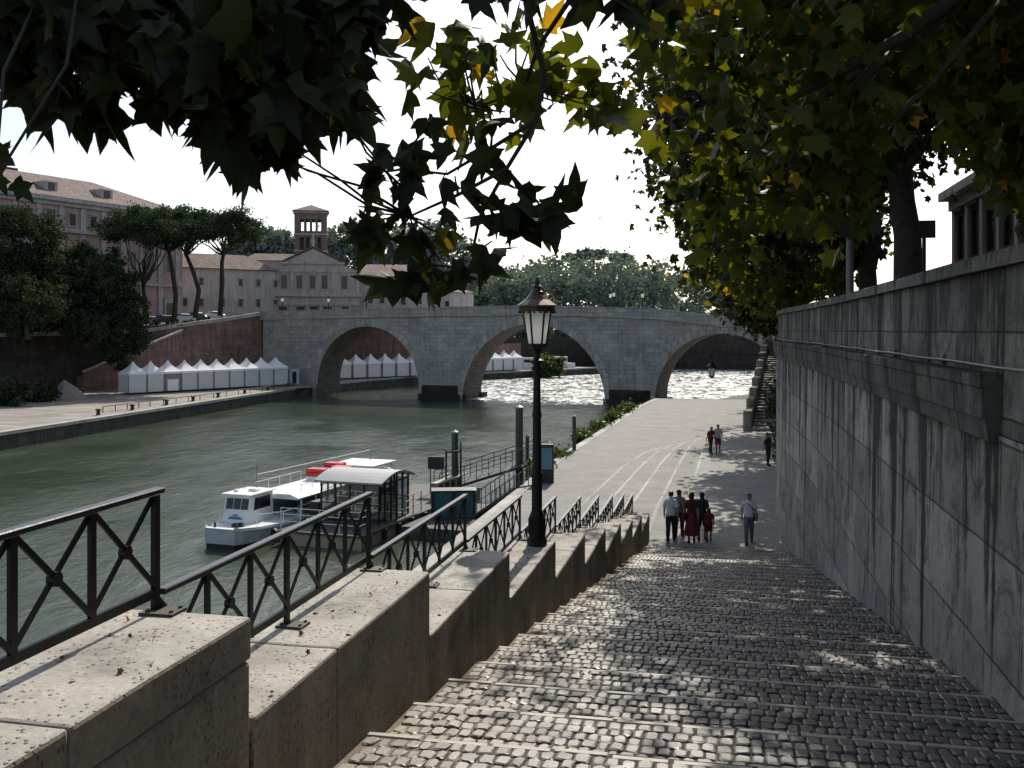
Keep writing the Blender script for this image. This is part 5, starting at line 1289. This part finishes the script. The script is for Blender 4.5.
b4 = [b3[2], Vector((-.08,3.8,.69)), Vector((-.25,3.85,.60)), Vector((-.42,3.85,.62))]; branch(b4, .009, .004)
b5 = [b3[3], Vector((-.2,3.7,.5)), Vector((-.38,3.7,.42)), Vector((-.3,3.62,.24))]; branch(b5, .008, .004)
b6 = [main[4], Vector((.1,3.9,1.1)), Vector((.05,4.15,1.0)), Vector((-.15,4.15,.92))]; branch(b6, .011, .005)
for (c, r, cnt, size) in lead:
    cand = [q for b in (b2,b3,b4,b5,b6,main[3:]) for q in b]; q = min(cand, key=lambda v: (v-Vector(c)).length)
    if (q-Vector(c)).length < 1.2: h.tube(limb_path(q, c, 3, .35), [.006,.005,.004,.003], 5)
h.build('branches', M['twig'], tr0, True)

# ---- umbrella pines on the island
GPn = 'umbrella pines along the island street'
def pine(base, mids, cc, radii, label, seed):
    global RNG
    b = Vector(base); t = thing('umbrella_pine', label, 'tree', b, 0, GPn)
    h = MB(); path = [b]+[Vector(q) for q in mids]; n_ = len(path)-1
    h.tube(path, [lerp(.42,.26,i/n_) for i in range(n_+1)], 8); h.build('trunk', M['bark_pine'], t, True)
    c = np.array(cc); N = 95
    d = unit(RNG.normal(size=(N,3))); d[:,2] = np.abs(d[:,2])*1.0 - .25*(RNG.random(N) < .45)
    C = c - np.array([0,0,.6]) + d*np.array(radii)*np.array([1,1,1.35])*(.55+.45*RNG.random((N,1)))
    k = RNG.poisson(190, N); q = np.repeat(C, k, axis=0); P = q + RNG.normal(size=q.shape)*np.array([.62,.62,.38])
    h = MB(); top = path[-1]
    for j in RNG.choice(N, 13, replace=False):
        e = Vector(C[j]); e.z = min(e.z, c[2]+.2); h.tube(limb_path(top.lerp(path[-2], random.random()*.35), e, 4, .25, -.08), [.19,.15,.11,.08,.05], 6)
    h.build('limbs', M['bark_pine'], t, True)
    leaf_mesh('crown', P, .27*RNG.uniform(.6,1.3,len(P)), M['needles'], t, (CLUMP, CLUMP_F), -.3)
def uv_(px, py, Y): return ((px-512)/1000*Y, Y, (330-py)/1000*Y)
pine(uv_(147,324,147), [uv_(145,300,147), uv_(143,285,147)], uv_(144,232,147), (6.4,5.5,3.2), 'umbrella pine with forked trunk and broad flat crown, leftmost of the pines', 1)
pine(uv_(174,322,150), [uv_(176,295,150), uv_(171,262,150), uv_(168,248,150)], uv_(172,232,151), (4.4,4.6,3.0), 'slim umbrella pine with slightly curved trunk, second of the pines', 2)
pine(uv_(195,318,154), [uv_(199,290,154), uv_(192,268,154), uv_(184,250,154)], uv_(194,230,154), (4.8,4.8,3.0), 'umbrella pine with strongly bent trunk, third of the pines', 3)
pine(uv_(220,316,158), [uv_(222,285,158), uv_(222,262,158), uv_(224,252,158)], uv_(230,231,158), (5.4,5.0,3.3), 'umbrella pine with straight trunk and domed crown nearest the church', 4)
# ---- dark trees and shrubs on the left bank
GD = 'dark evergreen trees on the left bank'
def dark_tree(px, py, Y, r, rz, base_py, label, n=150, per=130, size=.33):
    c = uv_(px, py, Y); b = uv_(px+random.uniform(-4,4), base_py, Y)
    crown_tree('evergreen_tree', label, 'tree', b, (b[0], b[1], c[2]-rz*.5), .35, c, (r, r*.85, rz), n, per, .95, size, M['oak'], M['bark'], GD, shell=.5, flat=.7, tmpl=(CLUMP, CLUMP_F), droop=.1, limbs=6, twigs=2)
dark_tree(12,245,132,6.2,6.0,335,'tall rounded evergreen tree at the left picture edge')
dark_tree(62,285,137,7.0,6.2,332,'broad evergreen tree in front of the pink palazzo, right of the tallest one')
dark_tree(100,292,141,6.0,6.2,330,'evergreen tree just left of the umbrella pines')
dark_tree(-30,270,128,8.0,8.0,338,'evergreen tree partly cut off by the left picture edge')
dark_tree(25,305,126,5.5,4.0,338,'low bushy evergreen tree under the tall one at left', 80)
dark_tree(122,325,140,3.4,6.2,368,'drooping dark shrub tree hanging over the bank wall beside the brick ramp', 70)
dark_tree(85,328,134,3.0,2.2,345,'low evergreen shrub beside the parked car at left', 45)
for i, (px, py, Y, r) in enumerate(((8,388,118,3.0),(40,384,125,2.2))):
    c = uv_(px, py, Y); t = thing('bank_shrub', ['dark shrub low on the left bank at the picture edge','dark shrub on the left bank beside the tarp heap','small dark shrub right of the tarp heap','dark shrub at the left end of the tent row'][i], 'shrub', (c[0],c[1],-8.9), 0, 'dark shrubs at the foot of the left bank')
    P, C = clumps((c[0],c[1],-8.6+r*.35), (r,r*.8,r*.6), 30, 55, .6, .3); leaf_mesh('foliage', P, .4*RNG.uniform(.6,1.3,len(P)), M['oak'], t, (CLUMP, CLUMP_F), .1)
    h = MB(); 
    h.tube([(c[0],c[1],-9.0),(c[0]+.1,c[1],-8.3)], [.12,.06], 6); h.build('stem', M['bark'], t)

# ---- trees behind the island buildings and the far wooded bank
GB = 'leafy trees behind the island buildings'
for i, (px, py, Y, r, rz, lab) in enumerate(((250,252,236,8,5,'leafy tree behind the convent roof left of the bell tower'),(278,250,240,7,5,'leafy tree touching the left side of the bell tower'),(345,250,238,9,7,'leafy tree right of the bell tower'),
        (385,248,236,10,8,'broad leafy tree above the church wing'),(425,252,232,10,8,'leafy tree above the rounded garden house'),(455,268,228,9,8,'leafy tree behind the middle of the bridge'))):
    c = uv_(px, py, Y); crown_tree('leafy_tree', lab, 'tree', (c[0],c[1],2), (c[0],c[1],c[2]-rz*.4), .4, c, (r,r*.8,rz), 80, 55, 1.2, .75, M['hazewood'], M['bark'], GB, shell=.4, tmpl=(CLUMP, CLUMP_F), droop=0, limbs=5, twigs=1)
pts = []
for i in range(620):
    px = random.uniform(440, 800); Y = random.uniform(268, 330)
    topy = interp(px, [(440,268),(500,266),(560,258),(610,256),(650,266),(700,262),(790,250)]) + random.gauss(0, 3)
    py = lerp(topy+7, 338, random.random()); c = np.array(uv_(px, py, Y))
    r = random.uniform(1.6, 3.4); k = int(34*r); pts.append(c + RNG.normal(size=(k,3))*np.array([1,1,.8])*r*.6)
P = np.concatenate(pts)
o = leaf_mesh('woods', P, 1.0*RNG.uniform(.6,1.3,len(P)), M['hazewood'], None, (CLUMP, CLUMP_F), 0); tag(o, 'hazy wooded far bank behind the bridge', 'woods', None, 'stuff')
for i, (px, py, Y, rx, rz, lab) in enumerate(((591,254,338,6.0,1.6,'distant umbrella pine standing out above the far woods'),(574,258,338,4.2,1.5,'smaller distant umbrella pine left of the tallest one above the far woods'),(622,258,338,4.0,2.2,'rounded distant tree above the far woods at right of the pines'))):
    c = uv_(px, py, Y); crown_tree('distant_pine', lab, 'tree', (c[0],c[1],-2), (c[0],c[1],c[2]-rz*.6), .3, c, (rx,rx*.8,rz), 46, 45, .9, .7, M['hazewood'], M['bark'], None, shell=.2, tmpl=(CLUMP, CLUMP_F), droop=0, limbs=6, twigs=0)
# ---- weeds along the water edge of the lower quay
GW = 'green bushes growing on the edge of the lower quay'
for (s, t, r, lab) in ((58.5,-10.5,.75,'small green bush on the quay edge beside the lone post'),(76,-10.3,.6,'leafy green bush halfway along the quay edge'),(84,-10.0,.75,'leafy green bush behind the halfway one on the quay edge'),
                       (93,-9.7,.9,'green bush on the quay edge below the right bridge pier'),(101,-9.2,1.1,'green bush farthest along the quay edge before the bridge'),(64,-10.3,.6,'low weeds on the quay edge behind the lone post')):
    x, y, z = st(s, t, LOW_Z-.3); g = thing('quay_bush', lab, 'bush', (x,y,z), 0, GW)
    P, C = clumps((x,y,z+r*.25), (r,r*2.2,r*.6), 26, 30, .4, .2); leaf_mesh('foliage', P, .24*RNG.uniform(.6,1.3,len(P)), M['bush'], g, (CLUMP, CLUMP_F), -.2)
    h = MB()
    for c in C[:8]: h.tube(limb_path((x,y,z-.2), c, 3, .3), [.03,.025,.02,.012], 5)
    h.build('stems', M['twig'], g)
P = np.array([st(random.uniform(84,112), -10.0+random.gauss(0,.35), LOW_Z-.3+random.gauss(0,.15)) for _ in range(450)]); P[:,0] += np.interp(P[:,1], [60,112],[0,1.6])
tag(leaf_mesh('weeds', P, .3*RNG.uniform(.6,1.2,len(P)), M['bush'], None, (CLUMP, CLUMP_F), -.2), 'green weeds fringing the stone edge of the lower quay', 'weeds', None, 'stuff')
h = thing('bank_bush', 'round yellow green bush seen through the middle arch of the bridge', 'bush', (8.5,222,-10)); P, C = clumps((8.5,222,-7.9), (3.6,3,2.6), 40, 50, .8, .3); leaf_mesh('foliage', P, .5*RNG.uniform(.6,1.3,len(P)), M['bush'], h, (CLUMP, CLUMP_F), 0); m = MB(); m.tube([(8.5,222,-10.6),(8.5,222,-8)], [.3,.1], 6); m.build('stem', M['bark'], h)
# ---- plants rooted in the wall, and dead leaves
for i, (s, z, n, lab) in enumerate(((47,-3.3,160,'dark plant hanging from the far end of the right wall'),(52,-5.4,130,'low dark plant on the wall beyond the people'))):
    x, y, _ = st(s, wall_t(s)-.12, z); g = thing('wall_plant', lab, 'plant', (x,y,z), 0, 'plants rooted in the right wall')
    P = np.array([x, y, z]) + RNG.normal(size=(n,3))*np.array([.16,.5,.55]); leaf_mesh('foliage', P, .16*RNG.uniform(.6,1.3,n), M['oak'], g, (LEAF2, LEAF2_F), .8)
    h = MB(); h.tube(limb_path((x+.3,y,z+.5),(x,y,z-.5),4,.3), .02, 5); h.build('stems', M['twig'], g)
P = []; 
for i in range(70):
    n = random.choice([1,1,1,2,2,3,4]); se, zt = blk(n); s = se-random.uniform(.1,3.2); P.append(st(s, random.uniform(-3.1,-2.5), zt+.012))
for i in range(150):
    s = random.uniform(3, 26); P.append(st(s, random.choice([random.uniform(-2.3,2.3), wall_t(s)-abs(random.gauss(0,.25))-.05, left_t(s)+abs(random.gauss(0,.2))+.05]), stair_z(s)+.06))
P = np.array(P); 
lv = leaf_mesh('fallen_leaves', P, .028*RNG.uniform(.6,1.5,len(P)), leafmat('dry leaves', (.06,.035,.02), (.13,.07,.03), (.25,.05,.03), .1, .7), None, (LEAF2, LEAF2_F), 0, None, .93)
tag(lv, 'dry brown leaves scattered on the parapet tops and cobbles', 'leaves', None, 'stuff')
# ================================================================ PEOPLE
SK = plain('skin', (.30,.17,.115), .55, 0, .08); HAIR = plain('dark hair', (.012,.009,.008), .5, 0, .3, 20, .4)
cloth = {k: plain('cloth '+k, c, .85, 0, .18, 9, .25) for k, c in dict(white=(.62,.63,.66), palegrey=(.4,.41,.43), dark=(.02,.021,.026), navy=(.025,.03,.05), red=(.17,.018,.024), maroon=(.085,.014,.02), grey=(.14,.14,.145), khaki=(.2,.18,.14), teal=(.03,.09,.09), black=(.012,.012,.014)).items()}
EYE = plain('eye white', (.7,.7,.68), .3)
def person(label, pos, heading, h=1.72, top='white', bottom='dark', skirt=False, shorts=False, stride=.22, swing=.16, long_hair=False, bag=False, sleeves='short', group=None, lean=0., bendarm=0., female=False, hair_len=.0):
    k = h/1.75; root = thing('person', label, 'person', (0,0,0), 0, group)
    sh = .175 if not female else .155
    V = {}; E = []; Rd = {}; Bn = {}
    def j(n, p, r, par=None, bone=None):
        V[n] = Vector(p); Rd[n] = r
        if par: E.append((par, n)); Bn[(par, n)] = bone
    st_ = stride
    j('pelvis',(0,0,.97),(.15,.11)); j('waist',(0,.0,1.10),(.13 if not female else .115,.095),'pelvis','torso'); j('chest',(0,.01+lean*.2,1.30),(.165 if not female else .14,.11),'waist','torso'); j('neckb',(0,-.005+lean*.3,1.46),(.075,.065),'chest','torso')
    j('neck',(0,.01+lean*.33,1.52),(.052,.052),'neckb','neck'); j('chin',(0,.035+lean*.36,1.575),(.062,.07),'neck','head'); j('face',(0,.02+lean*.37,1.635),(.074,.088),'chin','head'); j('skull',(0,.0+lean*.37,1.69),(.076,.09),'face','head'); j('crown',(0,-.005+lean*.37,1.735),(.045,.052),'skull','head')
    j('nose',(0,.115+lean*.37,1.625),(.014,.014),'face','head')
    for sd, s in (('l',-1),('r',1)):
        ph = s*st_; sw = -s*swing
        j('hip'+sd,(s*.085,0,.93),(.105,.1),'pelvis','hip'); kx = ph*.55
        j('knee'+sd,(s*.095,kx+.03,.51),(.062,.062),'hip'+sd,'thigh'); back = -.10 if ph < 0 else 0
        j('calf'+sd,(s*.095,lerp(kx,ph,.4)-.01,.35),(.056,.056),'knee'+sd,'shin'); j('ankle'+sd,(s*.095,ph,.085 if ph >= 0 else .12),(.04,.042),'calf'+sd,'shin')
        j('heel'+sd,(s*.097,ph-.03,.045 if ph >= 0 else .08),(.038,.04),'ankle'+sd,'foot'); j('toe'+sd,(s*.105,ph+.17,.032),(.042,.028),'heel'+sd,'foot')
        j('sh'+sd,(s*sh,-.005+lean*.28,1.42),(.062,.062),'chest','torso')
        el = Vector((s*(sh+.055), sw*.45-.02+lean*.28, 1.15)); wr = Vector((s*(sh+.065), sw+.03+bendarm*.25, .91+bendarm*.22))
        j('el'+sd, el,(.043,.043),'sh'+sd,'arm'); j('wr'+sd, wr,(.029,.029),'el'+sd,'forearm')
        pd = (wr-el).normalized(); palm = wr+pd*.075; j('palm'+sd, palm,(.022,.04),'wr'+sd,'hand')
    names = list(V); me = bpy.data.meshes.new('body')
    vs = [V[n]*k for n in names]; es = [(names.index(a), names.index(b)) for a, b in E]; rads = [Rd[n] for n in names]; roots = [names.index('pelvis')]; bones = [(V[a]*k, V[b]*k, Bn[(a,b)]) for a, b in E]
    for sd, s in (('l',-1),('r',1)):     # five separate fingers, slightly curled
        pd = (V['wr'+sd]-V['el'+sd]).normalized(); side = Vector((0,1,0)); side = (side-pd*side.dot(pd)).normalized(); inn = Vector((-s,0,0)); p0 = V['palm'+sd]
        for f, (o, L) in enumerate(((.027,.072),(.009,.082),(-.009,.076),(-.026,.06))):
            b0 = p0+side*o+pd*.005; q = [b0, b0+pd*.03, b0+pd*(.03+L*.5)+inn*.01, b0+pd*(.03+L*.85)+inn*.03]
            i0 = len(vs); roots.append(i0); vs += [x*k for x in q]; es += [(i0,i0+1),(i0+1,i0+2),(i0+2,i0+3)]; rads += [(.0095,.0095),(.009,.009),(.0085,.0085),(.0075,.0075)]; bones.append((q[0]*k,q[3]*k,'hand'))
        b0 = p0-pd*.03+side*.02; q = [b0, b0+side*.03+pd*.01+inn*.008, b0+side*.045+pd*.04+inn*.015]
        i0 = len(vs); roots.append(i0); vs += [x*k for x in q]; es += [(i0,i0+1),(i0+1,i0+2)]; rads += [(.011,.011),(.01,.01),(.0085,.0085)]; bones.append((q[0]*k,q[2]*k,'hand'))
    me.from_pydata([tuple(v) for v in vs], es, []); ob = bpy.data.objects.new('tmp', me); COL.objects.link(ob)
    md = ob.modifiers.new('skin','SKIN'); md.use_smooth_shade = True
    sv = me.skin_vertices[0].data
    for i, r in enumerate(rads): sv[i].radius = (r[0]*k, r[1]*k); sv[i].use_root = i in roots
    sm = ob.modifiers.new('sub','SUBSURF'); sm.levels = sm.render_levels = 2 if h > 0 else 1
    dg = bpy.context.evaluated_depsgraph_get(); body = bpy.data.meshes.new_from_object(ob.evaluated_get(dg)); bpy.data.objects.remove(ob); body.name = 'body'
    body.materials.clear(); body.materials.append(SK)
    bo = bpy.data.objects.new('body', body); COL.objects.link(bo); bo.parent = root
    def near(p):
        best = None; bd = 9
        for a, b, n in bones:
            ab = b-a; t = max(0, min(1, (p-a).dot(ab)/max(ab.length_squared, 1e-9))); d = (p-a-ab*t).length - (.06 if n in ('torso','hip') else .0)
            if d < bd: bd = d; best = n; tt = t
        return best, tt
    lab_f = [near(p.center) for p in body.polygons]
    def garment(name, test, off, mat, amp=.008):
        fs = [p for p, l in zip(body.polygons, lab_f) if test(l[0], l[1], p.center)]
        if not fs: return
        idx = {}; vv = []; ff = []
        for p in fs:
            q = []
            for vi in p.vertices:
                if vi not in idx:
                    v = body.vertices[vi]; c = v.co; w = noise.noise(c*9+Vector((len(label),0,0)))*amp
                    idx[vi] = len(vv); vv.append(tuple(c+v.normal*(off+w)))
                q.append(idx[vi])
            ff.append(q)
        g = bpy.data.meshes.new(name); g.from_pydata(vv, [], ff); g.materials.append(mat); g.polygons.foreach_set('use_smooth', [True]*len(g.polygons))
        o = bpy.data.objects.new(name, g); COL.objects.link(o); o.parent = root
        so_ = o.modifiers.new('thick','SOLIDIFY'); so_.thickness = .006; so_.offset = 1; return o
    slv = {'short': lambda n, t: n == 'arm' and t < .75, 'long': lambda n, t: n in ('arm','forearm')}[sleeves]
    legs = (lambda n, t, c: n == 'hip' or n == 'thigh' or (n == 'torso' and c.z < 1.04*k)) if shorts or skirt else (lambda n, t, c: n in ('hip','thigh','shin') and c.z > .09*k or (n == 'torso' and c.z < 1.02*k))
    garment('shirt', lambda n, t, c: (n == 'torso' and c.z > .93*k) or slv(n, t) or (n == 'hip' and c.z > .93*k), .024, cloth[top])
    if not skirt: garment('trousers', legs, .016, cloth[bottom])
    else:
        hh = MB(); n_ = 16; vs2 = []; fs2 = []
        prof = [(.155,1.04),(.19,.9),(.21,.7),(.25,.45),(.27,.28)]
        for r, z in prof:
            for i in range(n_):
                a = 2*PI*i/n_; w = 1+.06*math.sin(a*5+z*3); vs2.append((r*math.cos(a)*w*k, (r*.85*math.sin(a)*w)*k, z*k))
        for i in range(len(prof)-1):
            for q in range(n_): fs2.append((i*n_+q, (i+1)*n_+q, (i+1)*n_+(q+1)%n_, i*n_+(q+1)%n_))
        hh.add(vs2, fs2); hh.build('skirt', cloth[bottom], root, True)
    garment('shoes', lambda n, t, c: n == 'foot' or c.z < .07*k, .008, cloth['black'])
    hz = 1.60 - hair_len
    hr = garment('hair', lambda n, t, c: n in ('head','neck') and (c.z > 1.70*k or (c.y < (.02+lean*.37)*k and c.z > hz*k)) , .018, HAIR, .012)
    ey = MB()
    for s in (-1, 1): ey.lathe((s*.03*k, (.098+lean*.37)*k, 1.648*k), [(.004,-.008),(.011,0),(.004,.008)], 6)
    ey.build('eyes', EYE, root)
    if bag:
        bb = MB(); bb.box(-.24*k, -.02, .80*k, .12, .28, .26); bb.tube([(-.24*k,-.05,1.06*k),(-.16,-.14,1.25*k),(.02,-.15,1.40*k),(.15,-.02,1.50*k),(.04,.13,1.38*k),(-.15,.12,1.22*k),(-.24*k,.05,1.06*k)], .014, 6)
        b_ = bb.build('shoulder_bag', cloth['black'], root, bevel=.02)
    root.location = pos; root.rotation_euler = (0,0,-heading); return root
def pz(s, t): return st(s, t, stair_z(s)+(.03 if s < 34 else -.015))
def at(px, py, z):  # standing point under a picture point on level z
    Y = -z*1000/(py-330); return Vector(((px-512)/1000*Y, Y, z))
zq = QUAY_Z-.012
G1 = 'group of people at the foot of the stairway'
dn = AX   # heading down the stairs
person('person in white shirt and dark trousers walking beside the parapet, at left of the group', at(671,542,zq), dn, 1.76, 'white', 'dark', group=G1, stride=.2)
person('dark haired person in grey shirt half hidden behind the white shirted one at left', at(679,537,zq), dn+.2, 1.68, 'grey', 'black', group=G1, stride=.12, female=True, hair_len=.12)
person('person in maroon top and long red skirt in the middle of the group', at(691.5,543,zq), dn-.1, 1.76, 'maroon', 'red', skirt=True, group=G1, stride=.14, female=True, bag=True, hair_len=.05)
person('person in dark top and knee length dark shorts beside the child', at(702,540,zq), dn+.1, 1.68, 'navy', 'black', shorts=True, group=G1, stride=.18, female=True, hair_len=.1)
person('small child in red top at right end of the group', at(709,541,zq), dn, 1.13, 'red', 'maroon', shorts=True, group=G1, stride=.16)
person('person in white shirt with shoulder bag walking alone near the right wall', at(749,543,zq), dn+PI, 1.72, 'white', 'grey', group=None, stride=.24, bag=True)
G2 = 'couple on the sunlit walkway'
person('person in maroon top striding on the sunlit walkway, left one of the couple', at(710.5,453.5,zq), dn+PI-.5, 1.62, 'maroon', 'dark', group=G2, stride=.34, lean=.35, female=True, hair_len=.1)
person('person in pale shirt and red shorts on the sunlit walkway, right one of the couple', at(718,453,zq), dn+PI, 1.72, 'palegrey', 'red', shorts=True, group=G2, stride=.2)
G3 = 'people climbing the far stairway'
def fstep(d, off): i = int(d/1.08); return f2(d, off, QUAY_Z+ris*(i+1)+.05)
person('person in pale top on the lower steps of the far stairway', fstep(3.2, 1.5), dn+.05, 1.7, 'palegrey', 'dark', group=G3)
person('person in black clothes on the lower steps of the far stairway', fstep(4.3, 2.0), dn+.05, 1.74, 'black', 'black', group=G3)
person('person in dark clothes standing close to the far end of the right wall', Vector(st(56, 2.55, zq)), dn+2.2, 1.72, 'black', 'dark', group=None, stride=.06)
# ================================================================ CAMERA, LIGHT, SKY
cam = bpy.data.cameras.new('camera'); co = bpy.data.objects.new('camera', cam); COL.objects.link(co)
co.rotation_euler = (math.radians(90), 0, 0); cam.lens = 35.16; cam.sensor_width = 36; cam.shift_y = -54/1024
cam.clip_start = .05; cam.clip_end = 6000; sc.camera = co
SUN_AZ, SUN_EL = math.radians(11.5), math.radians(40)
sd = Vector((math.sin(SUN_AZ)*math.cos(SUN_EL), math.cos(SUN_AZ)*math.cos(SUN_EL), math.sin(SUN_EL)))
sun = bpy.data.lights.new('sun', 'SUN'); sun.energy = 5.0; sun.angle = math.radians(.53); sun.color = (1., .93, .82)
so = bpy.data.objects.new('sun', sun); COL.objects.link(so); so.rotation_euler = sd.to_track_quat('Z', 'Y').to_euler()
w = bpy.data.worlds.new('World'); sc.world = w; w.use_nodes = True
nt = w.node_tree; nt.nodes.clear()
sky = nt.nodes.new('ShaderNodeTexSky'); sky.sky_type = 'NISHITA'; sky.sun_disc = False
sky.sun_elevation = SUN_EL; sky.sun_rotation = SUN_AZ; sky.air_density = 1.0; sky.dust_density = 1.6; sky.ozone_density = 1.0; sky.altitude = 30
bg = nt.nodes.new('ShaderNodeBackground'); bg.inputs[1].default_value = .15
ou = nt.nodes.new('ShaderNodeOutputWorld'); hs = nt.nodes.new('ShaderNodeHueSaturation'); hs.inputs['Saturation'].default_value = .72; hs.inputs['Value'].default_value = 1.03; nt.links.new(sky.outputs[0], hs.inputs['Color']); nt.links.new(hs.outputs[0], bg.inputs[0]); nt.links.new(bg.outputs[0], ou.inputs[0])
sc.view_settings.view_transform = 'Standard'; sc.view_settings.look = 'None'; sc.view_settings.exposure = 0
sc.render.engine = 'CYCLES'
sc.cycles.max_bounces = 7; sc.cycles.diffuse_bounces = 3; sc.cycles.glossy_bounces = 3; sc.cycles.transmission_bounces = 4; sc.cycles.transparent_max_bounces = 8
sc.cycles.use_denoising = True; sc.cycles.sample_clamp_indirect = 6; sc.cycles.caustics_reflective = False; sc.cycles.caustics_refractive = False
